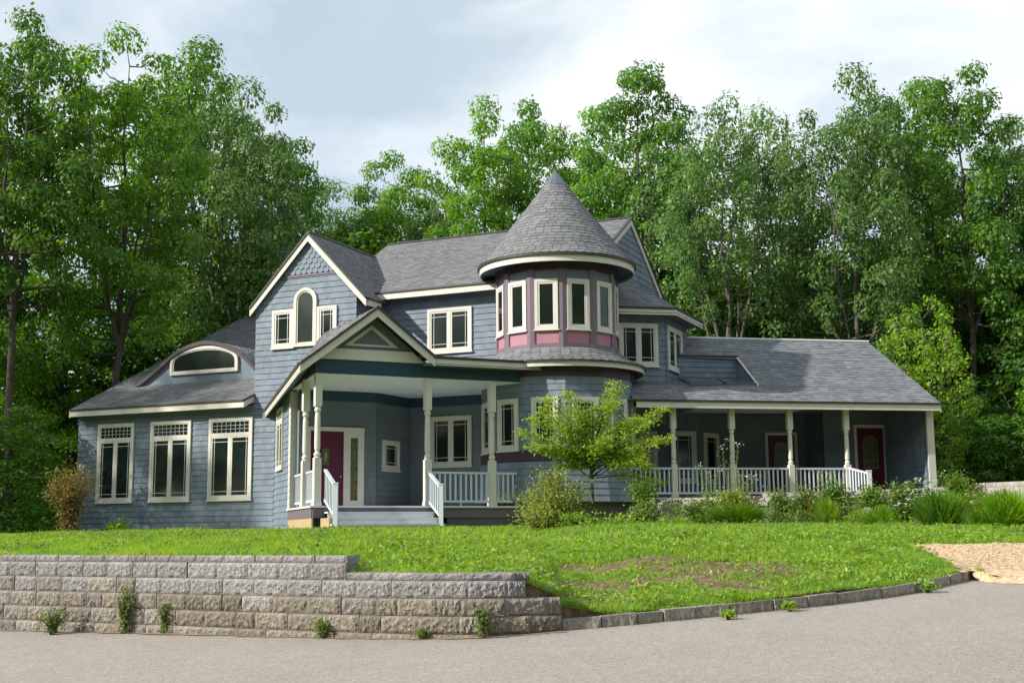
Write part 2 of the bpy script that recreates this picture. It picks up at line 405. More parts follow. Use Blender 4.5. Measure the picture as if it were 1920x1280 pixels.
z0 = sum(w[2] for w in wins) / 3; z1 = sum(w[3] for w in wins) / 3
print('left wins', wins)
ops = [(w[0], w[1], z0, z1) for w in wins]
wa = wall_part(WA, polyA, 'wall', house, ops)
mb = MB(); wpoly(mb, WA, [(gu - dufish, zfish), (gu + dufish, zfish), (gu, gz - .10)], -.15, -0.001); mb.obj('gable_panel', M['blue'], wa)
for w in wins: window(WA, w[0], w[1], z0, z1, 'tall', cw=0.09)
# corner boards, sill skirt
# fish scale shingles in the gable, one by one
zz, row = zfish + 0.06, 0
mb = MB(); wbox(mb, WA, gu - dufish + .05, gu + dufish - .05, zfish - .02, zfish + .035, 0.0, 0.045); mb.obj('belt_trim', M['mauve'], wa)
def scale_mesh(w, h):
    mb = MB(); pts = [(-w / 2, h), (-w / 2, h * .32)] + [(w / 2 * math.sin(a), h * .32 - h * .32 * math.cos(a)) for a in [R(x) for x in (-60, -28, 0, 28, 60)]] + [(w / 2, h * .32), (w / 2, h)]
    mb.prism([(u, -0.050 + 0.030 * (z / h), z) for u, z in pts], [(u, -0.001, z) for u, z in pts]); return mb.mesh('shingle')
fs_w, fs_h = 0.19, 0.19
fmesh = scale_mesh(fs_w - .014, fs_h + .02); fmesh.materials.append(M['blue'])
rotA = math.atan2(A[1], A[0])
while zz < gz - 0.35:
    half = (gz - 0.10 - zz - .10) / gs; nn = int(half * 2 / fs_w) + 1; off = (row % 2) * fs_w / 2
    k = -int(half / fs_w) - 1
    while k * fs_w + off < half + .05:
        uu = k * fs_w + off; k += 1
        if abs(uu) > half: continue
        o = bpy.data.objects.new('shingle', fmesh); link(o, wa); o.location = WA.P(gu + uu, zz - .02, random.uniform(0, .005)); o.rotation_euler = (random.uniform(-.02, .02), 0, rotA)
    zz += fs_h * 0.80; row += 1
# front gable roof: two planes running back to the main roof
Cv = Vector((*C, 0)); Av = Vector((*A, 0))
pk = WA.P(gu, gz, OG); el = WA.P(gu - ghw, zge, OG); er = WA.P(gu + ghw, zge, OG)
Lg = 4.6
roof_slab([el + Cv * (Lg), el, pk, pk + Cv * (Lg)], 'roof', house, row=0.14)
roof_slab([er, er + Cv * 2.6, pk + Cv * Lg, pk], 'roof', house, row=0.14)
mb = MB(); mb.tube([pk + Vector((0, 0, .01)), pk + Cv * Lg + Vector((0, 0, .01))], .045, 6); mb.obj('ridge_cap', M['drip'], house)
for a, b in ((el, pk), (pk, er)):
    mb = MB(); board(mb, a, b, 0.21, 0.035, WA.n, 0.0, -0.05); mb.obj('rake_board', M['cream'], house)
    mb = MB(); board(mb, a, b, 0.065, 0.07, WA.n, 0.0, 0.015); mb.obj('drip_edge', M['drip'], house)
    mb = MB(); board(mb, a, b, 0.10, 0.11, WA.n, -0.12, -0.055); mb.obj('soffit', M['soffit'], house)
# gutter end on the right eave
fascia(er, er + Cv * 0.85, Av, house)
# gable side wall (right of the block), running back to the main wall
WGS = Wall(WA.P(u668, 0), C)
wall_part(WGS, [(0, 4.55), (1.35, 4.55), (1.35, zge - .10), (0, zge - .10)], 'wall', house)
mb = MB(); wpoly(mb, WA, [(u480, 4.9), (u480 + .10, 4.9), (u480 + .10, wallz(u480 + .10)), (u480, wallz(u480))], -9.0, -0.16); mb.obj('wall', M['blue'], house)
# arched window with two side lights
aw = rect_px(WA, 553, 595.5, 540, 652); sl = rect_px(WA, 512, 549, 584, 656); sr = rect_px(WA, 598, 633, 571, 643)
zb = (sl[2] + sr[2]) / 2; zt = (sl[3] + sr[3]) / 2
window(WA, sl[0], aw[0] - .012, zb, zt, 'prairie', cw=.09); window(WA, aw[1] + .012, sr[1], zb, zt, 'prairie', cw=.09)
def arch_pts(u0, u1, z0, z1, k=12):
    r = (u1 - u0) / 2; zc = z1 - r
    return [(u0, z0), (u1, z0)] + [((u0 + u1) / 2 + r * math.cos(a), zc + r * math.sin(a)) for a in [math.pi * i / k for i in range(k + 1)]]
def pring(mb, W, o, i, n0, n1):
    for k in range(len(o)):
        j = (k + 1) % len(o); mb.hexa([W.P(*o[k], n1), W.P(*o[j], n1), W.P(*o[j], n0), W.P(*o[k], n0), W.P(*i[k], n1), W.P(*i[j], n1), W.P(*i[j], n0), W.P(*i[k], n0)])
def arch_window(W, o, i1, i2, glass):
    mb = MB(); pring(mb, W, o, i1, .001, .085); win = mb.obj('arched_window', M['cream'], house)
    mb = MB(); pring(mb, W, i1, i2, .001, .058); mb.obj('sash', M['cream'], win)
    mb = MB(); wpoly(mb, W, i2, .030, .036); mb.obj('pane', M[glass], win); return win
u0, u1, za, zc = aw[0], aw[1], zb, aw[3]
arch_window(WA, arch_pts(u0, u1, za, zc), arch_pts(u0 + .09, u1 - .09, za + .08, zc - .09), arch_pts(u0 + .135, u1 - .135, za + .125, zc - .135), 'glass_curtain')

# left wing roof
EL = WA.P(WA.uz(131, 771, OH)[0], zE, OH); E457 = WA.P(WA.uz(457, 750, OH)[0], zE, OH)
WEL = Wall(EL, C); qa = WEL.uz(304, 676); qb = WEL.uz(480, 583)
sL = ((qa[1] - zE) / qa[0] + (qb[1] - zE) / qb[0]) / 2; print('left roof slope', qa, qb, sL)
E481 = WA.P(u480 + .02, zE + sL * OH * .9, 0.04)
def onL(u_from_EL, s): return EL + Av * u_from_EL + Cv * s + Vector((0, 0, sL * s))
uw = (WA.P(u480, 0) - EL).dot(Av)
SB = 9.6
roof_slab([EL, E457, onL(uw, OH), onL(uw, SB), onL(0, SB)], 'roof', house)
roof_slab([onL(uw, SB) + Cv * 6 - Vector((0, 0, sL * 6)), onL(0, SB) + Cv * 6 - Vector((0, 0, sL * 6)), onL(0, SB), onL(uw, SB)], 'roof', house, row=.3)
fascia(EL, E457, WA.n, house); fascia(E457, onL(uw, OH) + Vector((0, 0, 0)), (Av + Vector((WA.n.x, WA.n.y, 0))).normalized(), house)
mb = MB(); a = EL + Vector((0, 0, -.2)); mb.prism([a + Cv * .02 + Av * .02, E457 + Vector((0, 0, -.2)) + Cv * .02, WA.P(u480, zE - .19, 0), WA.P(uL - .1, zE - .19, 0)],
                       [a + Cv * .02 + Av * .02 + Vector((0, 0, .02)), E457 + Vector((0, 0, -.18)) + Cv * .02, WA.P(u480, zE - .17, 0), WA.P(uL - .1, zE - .17, 0)]); mb.obj('soffit', M['soffit'], house)
mb = MB(); board(mb, EL, onL(0, SB), .2, .03, -Av, 0, -.05); mb.obj('rake_board', M['cream'], house)
# left end wall
WLE = Wall(WA.P(uL, 0) + Cv * 15.0, (-C[0], -C[1]))
wall_part(WLE, [(0, 1.5), (15.0, 1.5), (15.0, zE), (15.0 - SB + .4, zE + sL * (SB - .4)), (0, zE)], 'wall', house)
# frieze under left eave
mb = MB(); wbox(mb, WA, uL, u480, zE - .30, zE - .19, .03, .05); mb.obj('frieze_board', M['blue'], house)

# eyebrow dormer
r = ray(385, 716); nrmL = Av.cross((Cv + Vector((0, 0, sL))).normalized())
k = (EL - CAMP).dot(nrmL) / r.dot(nrmL); pe = CAMP + r * k
WE = Wall((pe.x, pe.y), A)
crv = [WE.uz(x, y, .10) for x, y in ((254, 723), (275, 707), (300, 686), (326, 663), (355, 647), (385, 640), (412, 643), (437, 653), (458, 668), (478, 688))]
# resample smooth
fine = []
for i in range(len(crv) - 1):
    p0, p1, p2, p3 = crv[max(i - 1, 0)], crv[i], crv[i + 1], crv[min(i + 2, len(crv) - 1)]
    for t in (0, .34, .67):
        fine.append(tuple(0.5 * (2 * p1[q] + (p2[q] - p0[q]) * t + (2 * p0[q] - 5 * p1[q] + 4 * p2[q] - p3[q]) * t * t + (3 * p1[q] - p0[q] - 3 * p2[q] + p3[q]) * t ** 3) for q in (0, 1)))
fine.append(crv[-1])
zroofE = lambda P: zE + sL * ((Vector(P) - EL).dot(Cv))
mb = MB(); top = []; bot = []
for (u, z) in fine:
    f = WE.P(u, z, .10); s_need = (z - zroofE(f)) / sL; bk = f + Cv * max(s_need, 0.02); top.append((f, bk))
NS = 9
sh = MB()
for i in range(len(top) - 1):
    (f0, b0), (f1, b1) = top[i], top[i + 1]
    mb.prism([f0, f1, b1, b0], [f0 - Vector((0, 0, .05)), f1 - Vector((0, 0, .05)), b1 - Vector((0, 0, .05)), b0 - Vector((0, 0, .05))])
    seg = (f1 - f0).normalized(); nn = max(1, int((b0 - f0).length / .2))
    up = seg.cross(Cv); up = up if up.z > 0 else -up
    for j in range(nn):
        t0, t1 = j / nn, (j + 1) / nn; q0, q1, q2, q3 = f0.lerp(b0, t0), f1.lerp(b1, t0), f1.lerp(b1, t1), f0.lerp(b0, t1); th = random.uniform(.012, .022)
        sh.add([q0 + up * .002, q1 + up * .002, q2 + up * .002, q3 + up * .002, q0 + up * th, q1 + up * th, q2 + up * (th - .006), q3 + up * (th - .006)], [(4, 5, 6, 7), (0, 1, 5, 4), (1, 2, 6, 5), (2, 3, 7, 6), (3, 0, 4, 7)], random.random())
eb = mb.obj('eyebrow_roof', M['drip'], house); sh.obj('shingles', M['roof'], eb, kind='stuff')
mb = MB(); mc = MB()
for (u0, z0_), (u1, z1_) in zip(fine, fine[1:]):
    mb.hexa([WE.P(u0, z0_ - .10, .13), WE.P(u1, z1_ - .10, .13), WE.P(u1, z1_ - .10, .06), WE.P(u0, z0_ - .10, .06), WE.P(u0, z0_ + .02, .13), WE.P(u1, z1_ + .02, .13), WE.P(u1, z1_ + .02, .06), WE.P(u0, z0_ + .02, .06)])
    mc.hexa([WE.P(u0, z0_ - .13, .09), WE.P(u1, z1_ - .13, .09), WE.P(u1, z1_ - .13, .0), WE.P(u0, z0_ - .13, .0), WE.P(u0, z0_ - .102, .09), WE.P(u1, z1_ - .102, .09), WE.P(u1, z1_ - .102, .0), WE.P(u0, z0_ - .102, .0)])
mb.obj('curved_fascia', M['drip'], house); mc.obj('curved_soffit', M['mauve'], house)
fz = min(z for u, z in fine)
mb = MB(); wpoly(mb, WE, [(fine[0][0], fz - .2), (fine[-1][0] + .05, fz - .2)] + [(u, z - .1) for u, z in fine[::-1]], -.12, 0.0); mb.obj('dormer_face', M['blue'], house)
e1 = WE.uz(321, 707); e2 = WE.uz(448, 693); e3 = WE.uz(386, 649); eb0 = (e1[1] + e2[1]) / 2
def brow(u0, u1, z0, z1, side, k=16):
    c = (u0 + u1) / 2; r_ = (u1 - u0) / 2
    return [(u0, z0), (u1, z0)] + [(c + r_ * math.cos(a), z0 + side + (z1 - z0 - side) * math.sin(a) ** .85) for a in [math.pi * i / k for i in range(k + 1)]]
arch_window(WE, brow(e1[0], e2[0], eb0, e3[1], .34), brow(e1[0] + .09, e2[0] - .09, eb0 + .08, e3[1] - .09, .27), brow(e1[0] + .13, e2[0] - .13, eb0 + .12, e3[1] - .13, .23), 'glass')

# ---------------------------------------------------------------- main body
zM_e = WM.uz(820, 538, OH)[1]; zr1 = WR.uz(727, 467)[1]; zr2 = WR.uz(1180, 402)[1]; print('main eave', zM_e, 'ridge', zr1, zr2)
zR = (zr1 + zr2) / 2
uRL = WR.uz(727, 467)[0]; uRR = WR.uz(1180, 402)[0]
ridL, ridR = WR.P(uRL, zR), WR.P(uRR, zR)
dh = (WR.o - WM.o).dot(Cv) + OH; sM = (zR - zM_e) / dh; print('main slope', sM, dh)
eaL = ridL - Cv * dh - Vector((0, 0, zR - zM_e)); eaR = ridR - Cv * dh - Vector((0, 0, zR - zM_e))
cut = 2.1   # right part of this plane is behind the turret
roof_slab([eaL, eaR - Av * cut, eaR - Av * cut + (ridR - eaR) * .12, eaR + (ridR - eaR) * .42 , ridR, ridL], 'roof', house)
bk = Cv * 4.6 - Vector((0, 0, sM * 4.6))
roof_slab([ridR + bk, ridL + bk, ridL, ridR], 'roof', house, row=.3)
mb = MB(); mb.tube([ridL + Vector((0, 0, .015)), ridR + Vector((0, 0, .015))], .05, 6); mb.obj('ridge_cap', M['drip'], house)
fascia(eaL + Av * .5, eaR - Av * cut, WM.n, house)
mb = MB(); board(mb, eaL + Av * .5 - Vector((0, 0, .16)), eaR - Av * cut - Vector((0, 0, .16)), .02, .36, WM.n, -.40); mb.obj('soffit', M['soffit'], house)
uM0 = (WGS.P(1.15, 0) - WM.o).dot(Av); uM1 = WM.uz(935, 600)[0]; uMl = WM.uz(768, 820)[0]
mw = rect_px(WM, 803, 886, 577.5, 660.5); lw = rect_px(WM, 808, 886, 780, 874)
wall_part(WM, [(uM0, 5.9), (uM1 + .4, 5.9), (uM1 + .4, zM_e - .12), (uM0, zM_e - .12)], 'wall', house, [mw])
window(WM, *mw, 'double')
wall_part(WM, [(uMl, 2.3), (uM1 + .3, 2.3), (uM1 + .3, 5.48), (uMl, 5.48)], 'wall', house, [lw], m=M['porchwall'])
window(WM, lw[0], lw[1], lw[2], lw[3], 'double')
mb = MB(); wpoly(mb, WM, [(uM0 - 2, 2.0), (uM1 + 2.5, 2.0), (uM1 + 2.5, zM_e - .1), (uM0 - 2, zM_e - .1)], -8.2, -2.6); mb.obj('wall', M['blue'], house)
# right gable end
WG = Wall((ridR.x, ridR.y), C)
gr = WG.uz(1240, 561); sG = (zR - gr[1]) / gr[0]; print('right gable', gr, sG)
polyG = [(-3.9, 6.3), (gr[0], 6.3), (gr[0], gr[1] - .06), (0, zR - .06), (-3.9, zR - 3.9 * sM - .06)]
wall_part(WG, polyG, 'wall', house, h=.19)
for a, b in (((-3.6, zR - 3.6 * sM), (0, zR)), ((0, zR), (gr[0] + .15, gr[1] - .15 * sG))):
    pa, pb = WG.P(*a, .0), WG.P(*b, .0)
    mb = MB(); board(mb, pa, pb, .20, .035, WG.n, .03, -.02); mb.obj('rake_board', M['cream'], house)
    mb = MB(); board(mb, pa, pb, .05, .10, WG.n, .0, .035); mb.obj('drip_edge', M['drip'], house)
# ---------------------------------------------------------------- right bay with its pent roof
K = CAMP + ray(1247, 640) * (36.0 / ray(1247, 640).y)
WBf = Wall((K.x, K.y), R11); WBs = Wall((K.x, K.y), C)
rz = 0
ue, ze = WBf.uz(1268, 577, .45); Ec = WBf.P(ue, ze, .45); print('bay eave', ue, ze)
Rv = Vector((*R11, 0)); nG = WG.n
D = (Ec - WG.o).dot(nG); sP = (9.05 - ze) / D; print('pent D', D, sP)
hs = Ec + Cv * 2.75
# hip direction: equal distance behind both eaves
nf = WBf.n
def pent(p_, line_n, z_e, org): return z_e + sP * (org - p_).dot(line_n)
# solve hip top: point on gable plane with dS=D and dF=D
import mathutils
a11, a12, a21, a22 = nf.x, nf.y, nG.x, nG.y; b1 = nf.dot(Vector((Ec.x, Ec.y, 0))) - D; b2 = nG.dot(Vector((Ec.x, Ec.y, 0))) - D
det = a11 * a22 - a12 * a21; hx, hy = (b1 * a22 - a12 * b2) / det, (a11 * b2 - a21 * b1) / det
Ht = Vector((hx, hy, 9.05)); St = Vector((Ht.x, Ht.y, 9.05)) + Cv * max(0.3, (hs - Ht).dot(Cv)); 
roof_slab([Ec, hs, hs - nG * D + Vector((0, 0, sP * D)), Ht], 'roof', house, m=M['roof2'])
fl = Ec - Rv * 3.3
roof_slab([fl, Ec, Ht, Ht - Rv * 2.0, fl - nf * .9 + Vector((0, 0, sP * .9))], 'roof', house, m=M['roof2'])
fascia(fl, Ec, nf, house, h=.16); fascia(Ec, hs, nG, house, h=.16)
mb = MB(); q = Vector((0, 0, -.17)); mb.prism([fl + q, Ec + q, hs + q, hs - nG * 1.5 + q, fl - nf * 1 + q], [x + q * .85 for x in (fl, Ec, hs, hs - nG * 1.5, fl - nf * 1)]); mb.obj('soffit', M['soffit'], house)
bf = rect_px(WBf, 1160, 1233, 606.5, 686.5); print('bay window', bf)
wall_part(WBf, [(-3.0, 4.6), (0, 4.6), (0, ze - .15), (-3.0, ze - .15)], 'wall', house, [bf])
window(WBf, *bf, 'double')
bs0 = WBs.uz(1250, 650); bs1 = WBs.uz(1276, 660); bt = WBs.uz(1263, 617)[1]; bb = WBs.uz(1263, 696)[1]; print('side win', bs0, bs1, bt, bb)
ubs = WBs.uz(1278.5, 660)[0]
wall_part(WBs, [(0, 4.6), (ubs + .5, 4.6), (ubs + .5, ze - .15), (0, ze - .15)], 'wall', house, [(bs0[0], bs1[0], bb, bt)])
window(WBs, bs0[0], bs1[0], bb, bt, 'double')
mb = MB(); wbox(mb, WBs, 0, 2.6, 4.6, ze - .15, -3.0, -.16); mb.obj('wall', M['blue'], house)

# ---------------------------------------------------------------- turret
tdir = Vector((-TX, -TY, 0)).normalized()
def face(th, ap):
    a = R(th); n = Vector((tdir.x * math.cos(a) - tdir.y * math.sin(a), tdir.x * math.sin(a) + tdir.y * math.cos(a), 0))
    W = Wall((TX + n.x * ap, TY + n.y * ap), (-n.y, n.x)); return W
TH = [-10 + 30 * k for k in range(-4, 8)]
T15 = math.tan(R(15))
def gon(ap, z, th0=-25):
    rr = ap / math.cos(R(15)); pts = []
    for k in range(12):
        a = R(th0 + 30 * k); n = (tdir.x * math.cos(a) - tdir.y * math.sin(a), tdir.x * math.sin(a) + tdir.y * math.cos(a))
        pts.append(Vector((TX + n[0] * rr, TY + n[1] * rr, z)))
    return pts
def drum(ap0, ap1, z0, z1, name, m, parent=house):
    mb = MB(); mb.prism(gon(ap0, z0), gon(ap1, z1)); return mb.obj(name, m, parent)
def ring_courses(apf, z0, z1, parent, openings=(), h=H_SID):
    z = z0
    while z < z1 - .03:
        zt_ = min(z + h, z1); mb = MB(); first = True
        for th in TH[1:10]:
            a0, a1 = apf(z), apf(zt_); W = face(th, 0); hw0, hw1 = a0 * T15, a1 * T15
            spans = [(-1.0, 1.0)]
            if openings:
                half, oz0, oz1 = openings
                if oz0 <= z + .02 and oz1 >= zt_ - .02: spans = [(-1, -half / hw0), (half / hw0, 1)]
            for s0, s1 in spans:
                c = s0
                while c < s1 - 1e-6:
                    c2 = min(c + random.uniform(.11, .19) / hw0, s1)
                    if s1 - c2 < .05 / hw0: c2 = s1
                    nb = random.uniform(.022, .028); dz = random.uniform(-.002, .002); g = .002 / hw0; tt = random.random()
                    vs = [W.P((c + g) * hw0, z + dz, a0), W.P((c + g) * hw0, z + dz, a0 + nb), W.P((c + g) * hw1, zt_, a1 + .007), W.P((c2 - g) * hw0, z + dz, a0), W.P((c2 - g) * hw0, z + dz, a0 + nb), W.P((c2 - g) * hw1, zt_, a1 + .007)]
                    kk = len(mb.v)
                    if kk: mb.f.append((kk - 3, kk - 2, kk + 1, kk)); mb.f.append((kk - 2, kk - 1, kk + 2, kk + 1))
                    mb.add(vs, [(0, 3, 4, 1), (1, 4, 5, 2)], tt); c = c2
            first = False
        mb.obj('siding_course', M['blue'], parent); z = zt_
lap = 2.02
zB0, zB1, zB2, zB3, zB4 = 2.40, 3.45, 3.72, 5.64, 5.90
flare = lambda z: lap + .03 + .13 * max(0, (zB1 - z) / (zB1 - zB0)) ** 1.6
t1 = drum(flare(zB0) - .01, lap, zB0, zB1, 'turret_base', M['blue'])
ring_courses(lambda z: flare(z), zB0, zB1, t1)
drum(lap - .05, lap - .05, 1.5, zB0, 'foundation', M['foundation'])
drum(lap + .045, lap + .045, zB1, zB2, 'band', M['maroon'])
t2 = drum(lap, lap, zB2, zB3, 'turret_wall', M['blue'])
W7 = face(-10, lap); q = rect_px(W7, 1003, 1056, 744, 840); wz0, wz1 = q[2], q[3]; print('turret low win', q)
wz0 = zB2 + .02; hw = .355
ring_courses(lambda z: lap, zB2, zB3, t2, (hw, wz0, wz1))
drum(lap + .03, lap + .03, zB3, zB4, 'band', M['maroon'])
for th in (-100, -70, -40, -10, 20, 50, 80): window(face(th, lap), -hw, hw, wz0, wz1, 'prairie', cw=.09)
# skirt roof between the storeys
def cone_roof(prof, row, tabw, m, name):
    """round roof of real shingle rows; prof = [(r, z) ...] from eave up"""
    mb = MB(); mb.lathe((TX, TY, 0), [(r_, z_ - .02) for r_, z_ in prof], 48)
    deck = mb.obj(name, M['drip'], house); sh = MB(); rown = 0
    for (r0, z0_), (r1, z1_) in zip(prof, prof[1:]):
        L = math.hypot(r1 - r0, z1_ - z0_); nr = max(1, round(L / row)); nrm_r, nrm_z = (z1_ - z0_) / L, (r0 - r1) / L
        for i in range(nr):
            ra, za_, rb, zb_ = r0 + (r1 - r0) * i / nr, z0_ + (z1_ - z0_) * i / nr, r0 + (r1 - r0) * (i + 1) / nr, z0_ + (z1_ - z0_) * (i + 1) / nr
            nt_ = max(8, int(2 * math.pi * ra / tabw)); a_off = random.random() * 6; rown += 1
            for j in range(nt_):
                b0 = a_off + 2 * math.pi * j / nt_; b1 = a_off + 2 * math.pi * (j + .96) / nt_; th = random.uniform(.010, .020); dz = random.uniform(-.006, .006)
                P_ = lambda r_, z_, b, o: (TX + (r_ + nrm_r * o) * math.cos(b), TY + (r_ + nrm_r * o) * math.sin(b), z_ + nrm_z * o)
                bm_ = (b0 + b1) / 2; la = za_ - .018 + dz
                sh.add([P_(ra, za_, b0, th), P_(ra + .01, la, bm_, th), P_(ra, za_, b1, th), P_(rb, zb_, b1, .004), P_(rb, zb_, b0, .004), P_(ra, za_, b0, -.005), P_(ra + .01, la, bm_, -.005), P_(ra, za_, b1, -.005)],
                       [(0, 1, 2), (0, 2, 3, 4), (5, 6, 1, 0), (6, 7, 2, 1)], random.random())
    sh.obj('shingles', m, deck, kind='stuff'); return deck
def ring_band(r0, r1, z0_, z1_, name, m, k=64, parent=house):
    mb = MB()
    for j in range(k):
        a, b = 2 * math.pi * j / k, 2 * math.pi * (j + 1) / k
        P_ = lambda r_, an, z_: (TX + r_ * math.cos(an), TY + r_ * math.sin(an), z_)
        for (q0, q1) in (((r0, z0_), (r1, z0_)), ((r1, z0_), (r1, z1_)), ((r1, z1_), (r0, z1_)), ((r0, z1_), (r0, z0_))):
            mb.add([P_(q0[0], a, q0[1]), P_(q0[0], b, q0[1]), P_(q1[0], b, q1[1]), P_(q1[0], a, q1[1])], [(0, 1, 2, 3)])
    return mb.obj(name, m, parent)
cone_roof([(2.42, 6.03), (2.02, 6.20), (1.70, 6.44)], .13, .27, M['roof'], 'skirt_roof')
ring_band(2.34, 2.37, 5.86, 5.985, 'curved_fascia', M['cream']); ring_band(2.30, 2.43, 5.985, 6.03, 'curved_drip_edge', M['drip'])
ring_band(1.9, 2.34, 5.88, 5.90, 'curved_soffit', M['maroon'])
# upper storey
uap = 1.60; zU0, zU1 = 6.40, 8.78
t3 = drum(uap, uap, zU0, zU1, 'turret_wall', M['mauve'])
Wt = face(-10, uap); q = rect_px(Wt, 1006.5, 1052, 523, 617.5); print('turret up win', q)
uz0, uz1 = q[2], q[3]; uhw = .315; pin = .318
for th in TH:
    W = face(th, uap); fw = uap * T15
    mb = MB(); wbox(mb, W, -pin, pin, zU0 + .16, uz0 - .05, 0.001, .012); mb.obj('pink_panel', M['pink'], t3)
    mb = MB(); wbox(mb, W, -pin, pin, uz1 + .012, 8.52, 0.001, .010); pn = mb.obj('upper_panel', M['blue'], t3)
    window(W, -uhw, uhw, uz0, uz1, 'plain', cw=.085, n=0.0, glass='glass')
    # corner pilaster: two leaves meeting on the corner
    mb = MB()
    c = gon(uap + .045, 0); 
    W2 = face(th, uap)
    zt_ = 8.56
    a = W2.P(pin + .004, 0, .045); b_in = W2.P(pin + .004, 0, .0)
    Wn = face(th + 30, uap); a2 = Wn.P(-pin - .004, 0, .045); b2_ = Wn.P(-pin - .004, 0, .0)
    th2 = R(th + 15); nn_ = Vector((tdir.x * math.cos(th2) - tdir.y * math.sin(th2), tdir.x * math.sin(th2) + tdir.y * math.cos(th2), 0))
    co = Vector((TX, TY, 0)) + nn_ * ((uap + .045) / math.cos(R(15)))
    ringp = [b_in, a, co, a2, b2_]
    mb.prism([p_ + Vector((0, 0, zU0 + .155)) for p_ in ringp], [p_ + Vector((0, 0, zt_)) for p_ in ringp]); mb.obj('pilaster', M['mauve'], t3)
drum(uap + .07, uap + .07, zU0 - .02, zU0 + .15, 'band', M['mauve'])
drum(uap + .05, uap + .05, 8.55, 8.80, 'band', M['maroon'])
We = face(0, 2.16); zf_ = We.uz(1045, 468)[1]; zap = 1.6 + (Vector((0, 0, 0))).z
rt = ray(1044, 322); zap = EYE + rt.z / rt.y * TY; print('cone eave top z', zf_, 'apex', zap)
cone_roof([(2.20, 8.90), (1.93, 9.16), (0.34, 8.90 + (zap - .02 - 8.90) * (1 - .34 / 2.2)), (0.33, 8.905 + (zap - .02 - 8.90) * (1 - .33 / 2.2))], .125, .23, M['roof'], 'cone_roof')
zc0 = 8.90 + (zap - 8.90) * (1 - .34 / 2.2)
mb = MB(); mb.lathe((TX, TY, 0), [(.36, zc0 - .035), (.36, zc0 - .005), (.015, zap + .03), (.004, zap + .06)], 12); mb.obj('roof_cap', mat('grey_metal_cap', (.15, .17, .20), .4, var=.1, metal=.5), house)
ring_band(2.12, 2.15, 8.66, 8.83, 'curved_fascia', M['cream'], 96); ring_band(2.08, 2.21, 8.83, 8.90, 'curved_drip_edge', M['drip'], 96)
ring_band(1.60, 2.12, 8.74, 8.76, 'curved_soffit', M['beam_blue'], 96)
mb = MB(); mb.lathe((TX, TY, 0), [(2.1, 8.8), (.3, 10.9)], 24); mb.obj('rafter_core', M['drip'], house)
# ---------------------------------------------------------------- front porch
FZ = 2.30; CZ = 5.48; BZ = 5.50
Bv = Vector((*B, 0)); Sv = Vector((*S, 0)); up = Vector((0, 0, 1))
P0 = WB.o.copy()
def uB(px, py=830): return WB.uz(px, py)[0]
uTur = uB(1003, 900)
# walls under the porch
u_d0 = WD.uz(560, 850)[0]; u_d1 = WD.uz(705, 850)[0]
WDp = WD.P(u_d1, 0); mp_ = WM.P(uMl, 0); cd = (mp_ - WDp).normalized(); WC = Wall((WDp.x, WDp.y), (cd.x, cd.y)); lc = (mp_ - WDp).length
dr = rect_px(WD, 580, 643, 808, 947); dz1 = dr[3]
u_side1 = WD.uz(681, 870)[0]; 
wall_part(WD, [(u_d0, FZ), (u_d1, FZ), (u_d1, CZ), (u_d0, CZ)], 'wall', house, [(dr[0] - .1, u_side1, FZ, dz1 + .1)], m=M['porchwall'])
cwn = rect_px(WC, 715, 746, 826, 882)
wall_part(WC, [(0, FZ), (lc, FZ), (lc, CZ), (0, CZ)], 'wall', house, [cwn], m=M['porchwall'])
window(WC, *cwn, 'prairie', cw=.09)
for W_, a_, b_ in ((WD, u_d0, u_d1), (WC, 0, lc), (WM, uMl, uM1 + .2)):
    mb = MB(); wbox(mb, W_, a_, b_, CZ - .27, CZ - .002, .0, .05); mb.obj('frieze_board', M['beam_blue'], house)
# door with sidelight
mb = MB(); cw = .10
wbox(mb, WD, dr[0] - cw, u_side1, dz1, dz1 + .11, .001, .085); wbox(mb, WD, dr[0] - cw, dr[0], FZ, dz1, .001, .085)
uj = dr[1]; ug0 = WD.uz(655.5, 880)[0]; ug1 = WD.uz(669.5, 880)[0]; zg0, zg1 = WD.uz(664, 938)[1], WD.uz(665, 821)[1]
wbox(mb, WD, uj, ug0, FZ, dz1, .001, .070); wbox(mb, WD, ug1, u_side1, FZ, dz1, .001, .070); wbox(mb, WD, ug0, ug1, FZ, zg0, .001, .070); wbox(mb, WD, ug0, ug1, zg1, dz1, .001, .070)
df = mb.obj('door_frame', M['cream'], house)
mb = MB(); wbox(mb, WD, ug0, ug1, zg0, zg1, .02, .03); mb.obj('sidelight_pane', M['stained'], df)
mb = MB()
for i in range(1, 9): zz = zg0 + (zg1 - zg0) * i / 9; wbox(mb, WD, ug0, ug1, zz - .005, zz + .005, .0305, .036)
um = (ug0 + ug1) / 2; wbox(mb, WD, um - .005, um + .005, zg0, zg1, .031, .0365)
mb.obj('came', M['lead'], df)
mb = MB(); wbox(mb, WD, dr[0], uj, FZ, dz1, .001, .03); door = mb.obj('door', M['door'], house)
l = rect_px(WD, 603, 617, 840, 872)
mb = MB(); ring(mb, WD, l[0] - .03, l[1] + .03, l[2] - .03, l[3] + .03, .03, .03, .042); mb.obj('lite_frame', M['door'], door)
mb = MB(); wbox(mb, WD, l[0], l[1], l[2], l[3], .0305, .034); mb.obj('door_pane', M['stained'], door)
mb = MB(); cu, cz = (l[0] + l[1]) / 2, (l[2] + l[3]) / 2
for a in (0, 45, 90, 135):
    dx, dz_ = math.cos(R(a)), math.sin(R(a)); rr = .06 if a else .07
    mb.tube([WD.P(cu - dx * rr, cz - dz_ * .16, .036), WD.P(cu + dx * rr, cz + dz_ * .16, .036)], .004, 4)
mb.obj('came', M['came'], door)
mb = MB()
